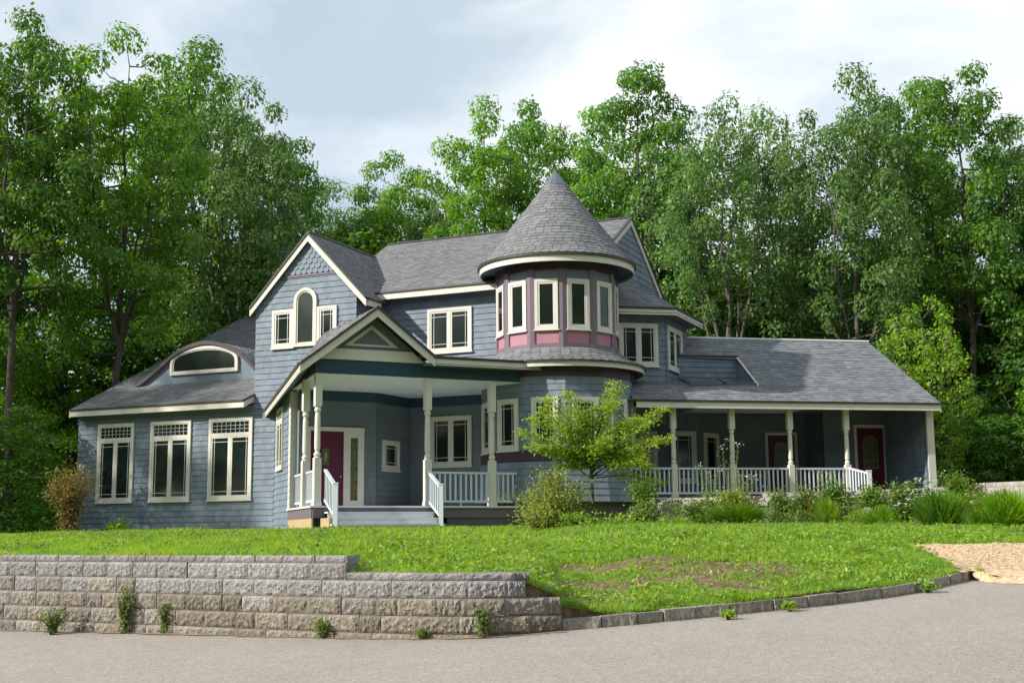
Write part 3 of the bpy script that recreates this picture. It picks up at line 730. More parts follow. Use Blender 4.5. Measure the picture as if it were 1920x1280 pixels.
for (a, b, c, d) in ((.10, .42, 0.12, .75), (.58, .90, 0.12, .75)):
    w_ = uj - dr[0]; ring(mb, WD, dr[0] + a * w_, dr[0] + b * w_, FZ + c, FZ + d, .02, .03, .038)
mb.obj('door_moulding', M['door'], door)
kx = WD.uz(636.5, 893); mb = MB(); kp = WD.P(kx[0], kx[1], .035); mb.lathe((0, 0, 0), [(.022, 0), (.018, .02), (.012, .03), (.03, .045), (.034, .06), (.024, .078), (.004, .083)], 10)
Rk = WD.n.to_track_quat('Z', 'Y').to_matrix(); mb.v = [tuple(Rk @ Vector(v_) + kp) for v_ in mb.v]; mb.obj('knob', M['brass'], door, smooth=True)
# return wall with narrow window, end panel
uS1 = WS.uz(545, 850)[0]
sw_ = (WS.uz(521.5, 850)[0], WS.uz(532.5, 850)[0], WS.uz(527, 880)[1], WS.uz(528, 765)[1]); print('side win', sw_, uS1)
wall_part(WS, [(0, 1.55), (uS1, 1.55), (uS1, 5.48), (0, 5.30)], 'wall', house, [sw_])
window(WS, sw_[0], sw_[1], sw_[2], sw_[3], 'tall', cw=.07)
pe_ = WS.P(uS1, 0); WP = Wall((pe_.x, pe_.y), B); wpn = WP.uz(565, 850)[0]
mb = MB(); wbox(mb, WP, -.02, wpn, FZ - .02, 5.45, -.16, .02); mb.obj('corner_panel', M['cream'], house)
mb = MB(); wbox(mb, WP, wpn - .06, wpn, FZ, 5.45, -1.3, -.16); mb.obj('wall', M['porchwall'], house)
# deck
uSp = (P0 - WS.o).dot(Sv)
cpt = [P0 - Sv * 0 , WB.P(uTur + .3, 0), Vector((TX - .2, TY - .3, 0)), WM.P(uM1 + .9, 0), WM.P(uMl, 0), WDp, WD.P(u_d0, 0), WS.P(uS1, 0)]
zv = lambda p, z: Vector((p.x, p.y, z))
mb = MB(); cp2 = [zv(p, 0) for p in cpt]; cp2[0] = P0 + WB.n * .10 + WS.n * .10; cp2[1] = cp2[1] + WB.n * .10; cp2[-1] = cp2[-1] + WS.n * .10
mb.prism([zv(p, FZ - .045) for p in cp2], [zv(p, FZ) for p in cp2]); mb.obj('deck', M['deck'], house)
def skirt(pa, pb, n_, z0_, z1_, t, name, m):
    mb = MB(); board(mb, zv(pa, z1_), zv(pb, z1_), z1_ - z0_, t, n_, 0); return mb.obj(name, m, house)
skirt(P0 + WB.n * .0 - Bv * .02, WB.P(uTur + .3, 0), WB.n, FZ - .29, FZ - .047, .05, 'deck_skirt', M['deckdark'])
skirt(WS.P(uS1 + .0, 0), P0, WS.n, FZ - .29, FZ - .047, .05, 'deck_skirt', M['deckdark'])
skirt(WS.P(uS1 + .0, 0), P0, WS.n, FZ - .55, FZ - .292, .04, 'bare_board', M['rawwood'])
skirt(WB.P(uB(838, 970), 0), WB.P(uTur + .3, 0), WB.n, 1.5, FZ - .30, .02, 'weathered_skirt', M['foundation'])
# posts
def post(p, z0_, z1_, w=.085, parent=house, name='porch_post', m=None, rot=R(25)):
    H = z1_ - z0_; mb = MB(); zA, zB_ = z0_ + H * .36, z1_ - H * .25; c, s_ = math.cos(rot), math.sin(rot)
    def sq(hw_, z): return [Vector((p.x + (x * c - y * s_) * hw_, p.y + (x * s_ + y * c) * hw_, z)) for x, y in ((-1, -1), (1, -1), (1, 1), (-1, 1))]
    mb.prism(sq(w, z0_), sq(w, zA)); mb.prism(sq(w, zB_), sq(w, z1_))
    h = zB_ - zA
    pr = [(.95, 0), (.75, .02), (1.0, .05), (1.0, .08), (.66, .11), (.62, .13), (.82, .17), (.86, .26), (.84, .5), (.80, .8), (.66, .86), (.64, .88), (.95, .91), (.98, .94), (.74, .97), (.95, 1)]
    mb.lathe((p.x, p.y, zA), [(w * a, h * b) for a, b in pr], 14)
    mb.prism(sq(w + .012, z0_), sq(w + .012, z0_ + .10)); 
    return mb.obj(name, m or M['cream'], parent)
post(WB.P(uB(597, 830), 0, -.09), FZ, BZ); post(WB.P(uB(804, 830), 0, -.09), FZ, BZ); post(WB.P(uB(925, 830), 0, -.09), FZ, BZ)
us575 = WS.uz(571, 830)[0]; post(WS.P(us575, 0, -.02), FZ, BZ)
# railings
def railing(pa, pb, za0, za1, h=.86, n=None, gap=.125, first=True, rot=0, name='railing', newel=None):
    """pa,pb plan points; za0/za1 floor heights at the two ends"""
    d = (pb - pa); L = d.length; d.normalize(); s = Vector((d.y, -d.x, 0)); mb = MB()
    def bar(z0_, z1_, w):
        a0, a1, b0, b1 = za0 + z0_, za0 + z1_, za1 + z0_, za1 + z1_
        mb.hexa([zv(pa + s * w, a0), zv(pb + s * w, b0), zv(pb - s * w, b0), zv(pa - s * w, a0), zv(pa + s * w, a1), zv(pb + s * w, b1), zv(pb - s * w, b1), zv(pa - s * w, a1)])
    bar(h - .05, h, .042); top = mb.obj(name, M['white'], house)
    mb = MB(); bar(.09, .145, .03); mb.obj('bottom_rail', M['white'], top)
    nb = n or max(2, int(L / gap)); me = None
    for i in range(nb):
        t = (i + .5) / nb; p = pa.lerp(pb, t); zf0 = za0 + (za1 - za0) * t
        mb = MB(); w = .019
        mb.hexa([zv(p + d * (x * w) + s * (y * w), zf0 + .13) for x, y in ((-1, 1), (1, 1), (1, -1), (-1, -1))] + [zv(p + d * (x * w) + s * (y * w), zf0 + h - .045) for x, y in ((-1, 1), (1, 1), (1, -1), (-1, -1))])
        mb.obj('baluster', M['white'], top)
    for t in (.5,):
        p = pa.lerp(pb, t); mb = MB(); zf0 = za0 + (za1 - za0) * t
        if abs(za0 - za1) < .01: mb.box(p.x - .02, p.x + .02, p.y - .02, p.y + .02, zf0, zf0 + .09); mb.obj('rail_foot', M['white'], top)
    if newel:
        mb = MB(); w = .055; mb.box(pb.x - w, pb.x + w, pb.y - w, pb.y + w, newel, za1 + h + .03); mb.box(pb.x - w - .012, pb.x + w + .012, pb.y - w - .012, pb.y + w + .012, za1 + h + .03, za1 + h + .06)
        mb.obj('newel', M['white'], top)
    return top
pl_ = lambda px: WB.P(uB(px, 900), 0, -.09)
railing(pl_(812), pl_(920), FZ, FZ, n=11); railing(pl_(932), pl_(1006), FZ, FZ, n=8)
pS = lambda px: WS.P(WS.uz(px, 900)[0], 0, -.04)
railing(pS(552), pS(569), FZ, FZ, n=9); railing(pS(573), WB.P(uB(594, 900), 0, -.09), FZ, FZ, n=11)
# steps
us0, us1 = uB(600, 950) + .10, uB(800, 950) + .06; GZ = 1.70; NSTEP = 4; rise = (FZ - GZ) / NSTEP; run = .27
mb0 = MB(); wbox(mb0, WB, us0, us1, GZ - .3, FZ - .3, -.1, .04); stairs = mb0.obj('stairs', M['deckdark'], house)
for i in range(1, NSTEP + 1):
    z = FZ - rise * i; n1_ = .06 + run * i
    if i < NSTEP:
        e = .06 if i == NSTEP - 1 else 0
        mb = MB(); wbox(mb, WB, us0 - .02 - e, us1 + .02 + e, z - .035, z, n1_ - run - .01, n1_ + .03); mb.obj('tread', M['deck'], stairs)
    mb = MB(); wbox(mb, WB, us0, us1, z + (0.0005 if i < NSTEP else -.15), z + rise - .036, n1_ - run - .03, n1_ - run + .0); mb.obj('riser', M['deck'] if i > 1 else M['deckdark'], stairs)
mb = MB()
for uu in (us0 - .045, us1 + .003): wpoly(mb, WB, [(uu, GZ - .2), (uu + .04, GZ - .2), (uu + .04, GZ + .15), (uu, GZ + .15)], .05, .06 + run * 3)
mb.obj('stringer', M['rawwood'], stairs)
mb = MB(); wbox(mb, WB, us0 - .10, us0 - .048, GZ - .2, FZ - .30, .06, .75); mb.obj('bare_board', M['rawwood'], stairs)
for px, uu in ((597, us0 + .02), (804, us1 - .02)):
    a = WB.P(uu, 0, .0); b = WB.P(uu, 0, .86); railing(a, b, FZ + .02, FZ - .40, h=.86, n=7, newel=GZ + .1)
# beam
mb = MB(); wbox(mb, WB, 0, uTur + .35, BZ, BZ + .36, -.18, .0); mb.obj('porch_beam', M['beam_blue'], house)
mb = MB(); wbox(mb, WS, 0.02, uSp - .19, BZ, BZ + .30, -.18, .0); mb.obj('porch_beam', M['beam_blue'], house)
mb = MB(); mb.prism([zv(p, CZ + .0) for p in cpt], [zv(p, CZ + .03) for p in cpt]); 
mb.obj('porch_ceiling', M['ceiling'], house)
# porch roof: gable towards the steps, low slope to the right
OP = .42
gpk = WB.uz(708, 575, OP); gpl = WB.uz(562, 680, OP); gpr = WB.uz(815, 668, OP); per = WB.uz(1046, 691, OP)
print('porch gable', gpk, gpl, gpr, per)
pk2 = WB.P(*gpk, OP); pl2 = WB.P(*gpl, OP); pr2 = WB.P(*gpr, OP); pe2 = WB.P(per[0], gpr[1], OP); 
inB = -WB.n
bk2 = WA.hit(497, 768, .02); print('left eave back', bk2)
ridge_back = WA.hit(640, 560, 0); pkb = pk2 + inB * 4.6
roof_slab([bk2, pl2, pk2], 'roof', house, row=.14)
roof_slab([bk2, pk2, pkb], 'roof', house, row=.14)
roof_slab([pr2, pr2 + inB * 3.6 + up * .0, pkb, pk2], 'roof', house, row=.14)
zw = gpr[1] + .36
roof_slab([pr2 - Bv * .3, pe2, pe2 + inB * 3.6 + up * .466, pr2 - Bv * .3 + inB * 3.6 + up * .466], 'roof', house, row=.14)
for a, b, hh in ((pl2, pk2, .20), (pk2, pr2, .20)):
    mb = MB(); board(mb, a, b, hh, .035, WB.n, 0, -.05); mb.obj('rake_board', M['cream'], house)
    mb = MB(); board(mb, a, b, .07, .08, WB.n, 0, .02); mb.obj('drip_edge', M['drip'], house)
fascia(pr2, pe2, WB.n, house, h=.16)
fascia(bk2, pl2, WS.n, house, h=.15, dh=.07)
# frieze board across the gable foot (cream), pediment triangle
ua, ub = WB.uz(600, 672, .02)[0], WB.uz(812, 688, .02)[0]
z_c1 = WB.uz(700, 661, .0)[1]; z_c0 = WB.uz(700, 681, .0)[1]
sl_l = (gpk[1] - gpl[1]) / (gpk[0] - gpl[0]); sl_r = (gpk[1] - gpr[1]) / (gpr[0] - gpk[0])
zt_ = BZ + .36
tri = lambda dn, zbase: [(gpk[0] - (gpk[1] - dn - zbase) / sl_l, zbase), (gpk[0] + (gpk[1] - dn - zbase) / sl_r, zbase), (gpk[0], gpk[1] - dn)]
print('pediment', z_c0, z_c1, zt_, sl_l, sl_r)
mb = MB(); b0_ = BZ + .362; t_ = tri(.14, b0_); wpoly(mb, WB, t_, -.15, -.03); mb.obj('pediment', M['porchwall'], house)
tr_ = tri(.22, b0_); tr_i = tri(.22, b0_ + .27)
mb = MB(); wpoly(mb, WB, [tr_[0], tr_[1], tr_i[1], tr_i[0]], -.02, .05); mb.obj('frieze_board', M['cream'], house)
o3 = tri(.40, b0_ + .36); i3 = tri(.50, b0_ + .41)
mb = MB(); pring(mb, WB, o3, i3, -.029, .0); mb.obj('pediment_trim', M['cream'], house)
# soffits
mb = MB(); a, b = zv(WS.P(0.0, 0), 5.28), zv(P0, BZ + .30); l_, m_ = bk2 - up * .17, pl2 - up * .17
mb.prism([l_, m_, b, a], [x + up * .02 for x in (l_, m_, b, a)]); mb.obj('soffit', M['soffit'], house)
mb = MB(); a, b = zv(WB.P(0, 0), pr2.z - .2), zv(WB.P(per[0], 0), pr2.z - .2); l_, m_ = pl2 - up * .22, pe2 - up * .19
mb.prism([zv(pr2 - Bv * .2, pr2.z - .19), zv(pe2, pr2.z - .19), b, zv(WB.P(gpr[0] - .2, 0), pr2.z - .2)], [x + up * .02 for x in (zv(pr2 - Bv * .2, pr2.z - .19), zv(pe2, pr2.z - .19), b, zv(WB.P(gpr[0] - .2, 0), pr2.z - .2))]); mb.obj('soffit', M['soffit'], house)

# ---------------------------------------------------------------- right wing
WRt = Wall((4.36, 34.5), R11); FR = 2.52; OR = .42
cz_ = WRt.uz(1748, 768)[1]; BR = cz_ + .02; print('right beam bottom', BR)
zRe = (WRt.uz(1400, 752, OR)[1] + WRt.uz(1700, 754, OR)[1]) / 2; print('right eave', WRt.uz(1200, 750, OR), WRt.uz(1700, 754, OR))
Er = WRt.P(WRt.uz(1764, 758, OR)[0], zRe, OR); nR = WRt.n; inR = -nR
WEr = Wall((Er.x, Er.y), (inR.x, inR.y)); q = WEr.uz(1628, 642); sR = (q[1] - zRe) / q[0]; print('right roof', q, sR)
RD = q[0]
def onR(u, s): return Er + Rv * u + inR * s + up * (sR * s)
def hitR(px, py):
    nn_ = Rv.cross((inR + up * sR).normalized()); r_ = ray(px, py); k_ = (Er - CAMP).dot(nn_) / r_.dot(nn_); p_ = CAMP + r_ * k_
    return (p_ - Er).dot(Rv), (p_ - Er).dot(inR)
ca = hitR(1421, 724); cb = hitR(1380, 671); cl = hitR(1262, 669); print('recess', ca, cb, cl)
uEl = -8.9
sb = (cb[1] + cl[1]) / 2
roof_slab([onR(uEl, 0), onR(0, 0), onR(0, RD), onR(uEl, RD), onR(uEl, sb), onR(cb[0], sb), onR(ca[0], ca[1]), onR(uEl, ca[1])], 'roof', house, m=M['roof2'], row=.14)
bkr = inR * RD - up * (sR * RD)
roof_slab([onR(0, RD) + bkr, onR(uEl, RD) + bkr, onR(uEl, RD), onR(0, RD)], 'roof', house, m=M['roof2'], row=.3)
mb = MB(); mb.tube([onR(uEl, RD) + up * .02, onR(0, RD) + up * .02], .05, 6); mb.obj('ridge_cap', M['came'], house)
fascia(onR(uEl + .1, 0), onR(0, 0), nR, house, h=.16)
mb = MB(); board(mb, onR(0, 0), onR(0, RD), .2, .03, Rv, -.02, -.05); mb.obj('rake_board', M['cream'], house)
# recess: back wall, cheek, low roof with two skylights
pb_ = onR(cb[0], sb); WRb = Wall((pb_.x, pb_.y), R11); zlow = WRb.uz(1370, 711)[1]; print('recess z', pb_.z, zlow)
lft = uEl - cb[0]
wall_part(WRb, [(lft, zlow - .1), (0, zlow - .1), (0, pb_.z - .02), (lft, pb_.z - .02)], 'wall', house, h=.15)
pa_ = onR(ca[0], ca[1]); pbl = zv(pb_, zlow)
mb = MB(); mb.prism([pa_, pb_, pbl], [x + Rv * .08 for x in (pa_, pb_, pbl)]); chk = mb.obj('cheek_wall', M['blue'], house)
mb = MB(); mb.prism([pb_ - Rv * .005, pa_ - Rv * .005, pa_ + Rv * .035, pb_ + Rv * .035], [x + up * .04 for x in (pb_ - Rv * .005, pa_ - Rv * .005, pa_ + Rv * .035, pb_ + Rv * .035)]); mb.obj('rake_board', M['cream'], house)
fascia(onR(uEl, sb) + up * .06, pb_ + up * .06 + Rv * .05, nR, house, h=.09, dh=.05)
lowr = [onR(uEl, ca[1]) - up * .01, pa_ - up * .01, pbl, zv(onR(uEl, sb), zlow)]
roof_slab(lowr, 'roof', house, m=M['roof2'])
for x0, x1 in ((1283, 1345), (1350, 1408)):
    n_l = (lowr[1] - lowr[0]).cross(lowr[3] - lowr[0]).normalized(); n_l = n_l if n_l.z > 0 else -n_l
    def hl(px, py):
        r_ = ray(px, py); return CAMP + r_ * ((lowr[0] - CAMP).dot(n_l) / r_.dot(n_l))
    q = [hl(x0 + 12, 723.5), hl(x1 + 10, 724), hl(x1 - 10, 713.5), hl(x0 - 10, 713)]
    mb = MB(); mb.prism(q, [x + n_l * .10 for x in q]); sk = mb.obj('skylight', M['skyframe'], house)
    c_ = sum(q, Vector()) / 4; qq = [c_ + (x - c_) * .86 for x in q]; mb = MB(); mb.prism([x + n_l * .101 for x in qq], [x + n_l * .11 for x in qq]); mb.obj('pane', M['skylight'], sk)
# porch of the right wing
pp = [WRt.P(WRt.uz(px, 845)[0], 0) for px in (1263, 1373, 1482, 1588)]
cpR = WRt.P(WRt.uz(1746, 845)[0], 0)
for p in pp: post(p, FR, BR, w=.075, rot=R(11))
uc = (cpR - WRt.o).dot(Rv)
mb = MB(); wbox(mb, WRt, uc - .10, uc + .11, 1.9, BR, -.2, .02); mb.obj('corner_post', M['cream'], house)
uTr = -3.2
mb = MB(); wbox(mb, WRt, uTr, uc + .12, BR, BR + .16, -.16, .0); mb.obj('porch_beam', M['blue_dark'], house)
mb = MB(); wbox(mb, WRt, uTr, uc + .12, BR + .12, BR + .15, -4.4, OR - .05); mb.obj('porch_ceiling', M['soffit'], house)
mb = MB(); wbox(mb, WRt, uTr, (pp[3] - WRt.o).dot(Rv) + .1, FR - .04, FR, -4.2, .08); wbox(mb, WRt, (pp[3] - WRt.o).dot(Rv) + .1, uc + .1, FR - .3, FR - .2, -4.2, .08); mb.obj('deck', M['deck'], house)
mb = MB(); wbox(mb, WRt, uTr, uc, 1.6, FR - .05, -.1, .05); mb.obj('deck_skirt', M['deckdark'], house)
st = WRt.P(WRt.uz(1188, 890)[0], 0)
HR = .80
railing(st, pp[0] - Rv * .08, FR, FR, h=HR, n=8)
for a, b in zip(pp, pp[1:]): railing(a + Rv * .08, b - Rv * .08, FR, FR, h=HR, n=12)
railing(pp[3] + nR * .05, pp[3] + nR * .75 + Rv * .25, FR + .02, FR - .16, h=HR, n=7, newel=2.0)
# inner walls
d1, d2, d3 = 2.5, 3.7, 3.0
def WIn(dep, pxl, pxr):
    W = Wall((WRt.o + inR * dep)[0:2], R11); return W, W.uz(pxl, 850)[0], W.uz(pxr, 850)[0]
Wi1, a1_, b1_ = WIn(d1, 1545, 1740); b1_ = uc - .02 + 0.0
dA = rect_px(Wi1, 1607, 1657, 802, 930)
wall_part(Wi1, [(a1_, 2.2), (b1_, 2.2), (b1_, BR + .12), (a1_, BR + .12)], 'wall', house, [(dA[0] - .09, dA[1] + .09, FR - .2, dA[3] + .1)], m=M['porchwall'])
Wi2, a2_, b2_ = WIn(d2, 1352, 1560)
dB = rect_px(Wi2, 1440, 1490, 816, 930)
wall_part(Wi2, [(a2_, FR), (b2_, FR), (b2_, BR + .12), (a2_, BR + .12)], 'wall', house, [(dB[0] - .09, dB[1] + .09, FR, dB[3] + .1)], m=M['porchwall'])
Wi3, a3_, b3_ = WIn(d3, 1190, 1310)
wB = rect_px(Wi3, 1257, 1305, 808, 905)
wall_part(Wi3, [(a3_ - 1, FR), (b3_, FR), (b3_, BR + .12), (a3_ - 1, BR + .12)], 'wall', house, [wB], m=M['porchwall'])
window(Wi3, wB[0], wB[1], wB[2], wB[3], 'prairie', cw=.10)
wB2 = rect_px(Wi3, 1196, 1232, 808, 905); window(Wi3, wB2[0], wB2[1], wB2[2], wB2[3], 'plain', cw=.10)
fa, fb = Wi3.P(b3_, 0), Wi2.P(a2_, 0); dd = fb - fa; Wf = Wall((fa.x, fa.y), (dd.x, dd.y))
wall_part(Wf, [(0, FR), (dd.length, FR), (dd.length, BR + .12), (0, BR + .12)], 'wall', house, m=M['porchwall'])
f0, f1 = Wf.uz(1318, 860)[0], Wf.uz(1346, 860)[0]; window(Wf, f0, f1, wB[2], Wf.uz(1332, 812)[1], 'prairie', cw=.09)
sa, sb_ = Wi1.P(a1_, 0), Wi2.P(b2_, 0); dd = sa - sb_; Wst = Wall((sa.x, sa.y), (-inR.x, -inR.y)) ; 
Wst = Wall((sa + inR * 1.2)[0:2], (nR.x, nR.y)); wall_part(Wst, [(0, FR), (1.2, FR), (1.2, BR + .12), (0, BR + .12)], 'wall', house, m=M['porchwall'])
We_ = Wall((cpR + inR * .02)[0:2], (inR.x, inR.y))
mb = MB(); wbox(mb, We_, 0, 5.5, 1.6, BR + .12, -.12, .10); ew = mb.obj('wall', M['blue'], house)
Wei = Wall((cpR + inR * 2.6 - Rv * .10)[0:2], (nR.x, nR.y)); Wei2 = Wall((cpR + inR * (-.05) - Rv * .125)[0:2], (inR.x, inR.y))
Wej = Wall((cpR + nR * .0 - Rv * .125 + inR * 2.5)[0:2], (nR.x, nR.y)); siding(Wej, [(0, 2.2), (2.45, 2.2), (2.45, BR + .12), (0, BR + .12)], ew)
def ext_door(W, q, glass_arch):
    mb = MB(); wbox(mb, W, q[0] - .09, q[0], q[2], q[3], .001, .07); wbox(mb, W, q[1], q[1] + .09, q[2], q[3], .001, .07); wbox(mb, W, q[0] - .09, q[1] + .09, q[3], q[3] + .09, .001, .07); mb.obj('door_frame', M['cream'], house)
    mb = MB(); wbox(mb, W, q[0], q[1], q[2], q[3], .001, .03); d = mb.obj('door', M['door'], house)
    w_, h_ = q[1] - q[0], q[3] - q[2]; a, b, c, e = q[0] + w_ * .22, q[1] - w_ * .22, q[3] - h_ * .52, q[3] - h_ * .10
    o, i_ = arch_pts(a, b, c, e), arch_pts(a + .03, b - .03, c + .03, e - .03)
    mb = MB(); pring(mb, W, o, i_, .031, .045); mb.obj('lite_frame', M['lead'], d)
    mb = MB(); wpoly(mb, W, i_, .0305, .035); mb.obj('door_pane', M['stained'], d)
    mb = MB()
    for t in (.33, .66): uu = a + (b - a) * t; wbox(mb, W, uu - .006, uu + .006, c, e - .05, .036, .042)
    for t in (.25, .5, .75): zz = c + (e - c) * t; wbox(mb, W, a + .03, b - .03, zz - .006, zz + .006, .0362, .044)
    mb.obj('came', M['lead'], d)
    mb = MB(); kp = W.P(q[0] + .08, q[2] + 1.0, .05); mb.lathe((kp.x, kp.y, kp.z - .03), [(.01, 0), (.03, .015), (.03, .045), (.01, .06)], 8); mb.obj('knob', M['brass'], d)
ext_door(Wi1, (dA[0], dA[1], FR - .2, dA[3]), True); ext_door(Wi2, (dB[0], dB[1], FR, dB[3]), True)
# tray panels on the porch ceiling
for px0, px1 in ((1300, 1385), (1385, 1500)):
    W = Wall((WRt.o + inR * 1.8)[0:2], R11); a, b = W.uz(px0, 780)[0], W.uz(px1, 780)[0]
    mb = MB(); wbox(mb, W, a, b, BR + .09, BR + .119, -.9, .9); mb.obj('ceiling_panel', M['ceiling'], house)
# chimney vent behind the gable
cv = CAMP + ray(543, 470) * (43 / ray(543, 470).y); mb = MB(); mb.box(cv.x - .12, cv.x + .12, cv.y - .12, cv.y + .12, cv.z - 3, cv.z - .1); mb.box(cv.x - .16, cv.x + .16, cv.y - .16, cv.y + .16, cv.z - .099, cv.z - .04); mb.obj('chimney', M['foundation'], house)
# ---------------------------------------------------------------- ground
RZ = lambda x, y: 0.035 * x + 0.0364 * min(y, 30) + 0.03
def road_hit(px, py):
    r = ray(px, py); k = (0.03 - EYE) / (r.z - 0.035 * r.x - 0.0364 * r.y); p = CAMP + r * k; return p
M['asphalt'] = mat('old_asphalt', (0.372, 0.334, 0.294), 0.95, color2=(0.312, 0.284, 0.254), vscale=.7, var=0.16, bump=0.8, bscale=70, spec=0.15)
M['soil'] = None
M['dirt'] = mat('dirt_edge', (0.30, 0.22, 0.15), 0.95, var=0.3, vscale=12, bump=0.6, bscale=60)
# asphalt speckle
def add_speckle(m, scale, amt):
    ns, ls = m.node_tree.nodes, m.node_tree.links; b = ns['Principled BSDF']; src = b.inputs['Base Color'].links[0].from_socket
    t = ns.new('ShaderNodeTexCoord'); v = N(ns, 'ShaderNodeTexVoronoi', Scale=scale); ls.new(t.outputs['Object'], v.inputs['Vector'])
    sp = ns.new('ShaderNodeSeparateColor'); ls.new(v.outputs['Color'], sp.inputs[0])
    mm = N(ns, 'ShaderNodeMath', operation='MULTIPLY_ADD'); mm.inputs[1].default_value = 2 * amt; mm.inputs[2].default_value = 1 - amt; ls.new(sp.outputs[0], mm.inputs[0])
    h = N(ns, 'ShaderNodeHueSaturation'); ls.new(mm.outputs[0], h.inputs['Value']); ls.new(src, h.inputs['Color']); ls.new(h.outputs[0], b.inputs['Base Color'])
add_speckle(M['asphalt'], 75.0, 0.24); add_speckle(M['asphalt'], 24.0, 0.08)
wbp = [(-260, 1176), (0, 1180), (150, 1184), (330, 1188), (562, 1194), (700, 1197), (890, 1197), (1000, 1189), (1056, 1183)]
cbp = [(1056, 1182), (1150, 1176), (1200, 1170), (1282, 1162), (1440, 1147), (1582, 1132), (1717, 1113), (1822, 1087)]
wb = [road_hit(*p) for p in wbp]; cb_ = [road_hit(*p) for p in cbp]
print('wall base', [tuple(round(c, 2) for c in p) for p in wb]); print('curb', [tuple(round(c, 2) for c in p) for p in cb_])
def smooth_line(P, n=60):
    L = path_len(P); out = [at_len(P, L, L[-1] * i / n)[0] for i in range(n + 1)]
    for _ in range(10): out = [out[0]] + [(out[i - 1] + out[i] * 2 + out[i + 1]) / 4 for i in range(1, n)] + [out[-1]]
    return out
def path_len(P): return [0] + list(np.cumsum([(P[i + 1] - P[i]).length for i in range(len(P) - 1)]))
def at_len(P, L, s):
    for i in range(len(P) - 1):
        if s <= L[i + 1] or i == len(P) - 2:
            t = (s - L[i]) / (L[i + 1] - L[i]); return P[i].lerp(P[i + 1], t), (P[i + 1] - P[i]).normalized()
Pw = smooth_line([Vector((p.x, p.y, 0)) for p in wb]); Pk = smooth_line([Vector((p.x, p.y, 0)) for p in cb_], 40)
front = Pw + Pk[1:]
ext = [road_hit(1860, 1090), road_hit(1930, 1091), road_hit(2200, 1088), Vector((60, 22, 0))]
print('ext', ext)
left_ext = [Vector((-60, wb[0].y + 14, 0)), Vector((-20, wb[0].y + 3, 0))]
chain = left_ext + front + ext
cx_ = np.array([p.x for p in chain]); cy_ = np.array([p.y for p in chain])
WTOP = EYE - (1045 - 1003.2) / FPX * 14.0 * 1.0
WTOP = 1.345
xs_ = lambda px, py: road_hit(px, py).x
x668, x990, x1056 = xs_(668, 1196) - .17, xs_(990, 1190), xs_(1056, 1183)
xc_end = cb_[-1].x
Lkerb = 0
zfx = np.array([-60, x668 - .25, x668 + .15, x990 - .1, x990 + .3, x1056, x1056 + .5, cb_[3].x, xc_end, xc_end + .25, xc_end + 2, 60]); 
zfz = np.array([WTOP - .0, WTOP - .0, WTOP - .21, WTOP - .23, WTOP - .42, WTOP - .55, RZ(x1056 + .5, 14) + .12, RZ(cb_[3].x, cb_[3].y) + .112, RZ(xc_end, cb_[-1].y) + .10, RZ(xc_end + .25, ext[0].y) + .03, RZ(xc_end + 2, ext[1].y) + .02, RZ(15, ext[2].y) + .02])
def HL(x, y):
    """height of the lawn"""
    x = np.asarray(x, float); y = np.asarray(y, float)
    yb = np.interp(x, cx_, cy_); zf = np.interp(x, zfx, zfz); d = np.maximum(y - yb, 0)
    D = np.interp(x, [-20, x990, x990 + 2, 12], [14, 14, 10, 9.5]); t = np.clip(d / D, 0, 1)
    top = 1.70
    z = zf + (top - zf) * (1 - (1 - t) ** np.interp(x, [-20, x990, x990 + 2], [1.15, 1.15, 1.5]))
    z = z + 0.018 * np.sin(x * 1.7 + y * .9) + 0.014 * np.sin(x * 3.1 - y * 2.3) * np.clip(d, 0, 1)
    return z
def bare(x, y):
    """0 = grass, 1 = bare soil"""
    def blob(cx, cy, rx, ry): return np.exp(-(((x - cx) / rx) ** 2 + ((y - cy) / ry) ** 2))
    b = 0
    for (px, py, rx, ry, w) in BAREP: b = b + w * blob(px, py, rx, ry)
    n = np.sin(x * 5.3 + 1.3 * np.sin(y * 4.1)) * np.sin(y * 6.7 + 1.7 * np.sin(x * 3.3)) * .5 + .5
    return np.clip(b * (0.6 + 1.3 * n), 0, 1)
def lawn_hit(px, py):
    r = ray(px, py); k = 11.0
    for _ in range(900):
        p = CAMP + r * k
        if p.z <= float(HL(p.x, p.y)) : return p
        k += 0.03
    return CAMP + r * 28
BAREP = []
for (px, py, rx, ry, w) in ((1420, 1062, .7, .8, .95), (1300, 1075, .8, .8, .7), (1100, 1068, .8, .6, 1.0), (1060, 1095, .6, .45, 1.0), (1200, 1095, .6, .4, .7), (865, 1040, .5, .6, .8), (1085, 1125, .35, .35, .9), (690, 1062, .25, .3, 1.0), (1250, 1050, .5, .5, .6), (1130, 1110, .4, .4, .8), (1340, 1100, .3, .3, .6), (1180, 1060, .5, .35, .7), (960, 1055, .5, .3, .6), (1500, 1085, .4, .3, .6), (1400, 1105, .45, .3, .6), (1160, 1125, .35, .3, .7), (800, 1065, .4, .25, .6)):
    p = lawn_hit(px, py); BAREP.append((p.x, p.y, rx, ry, w))
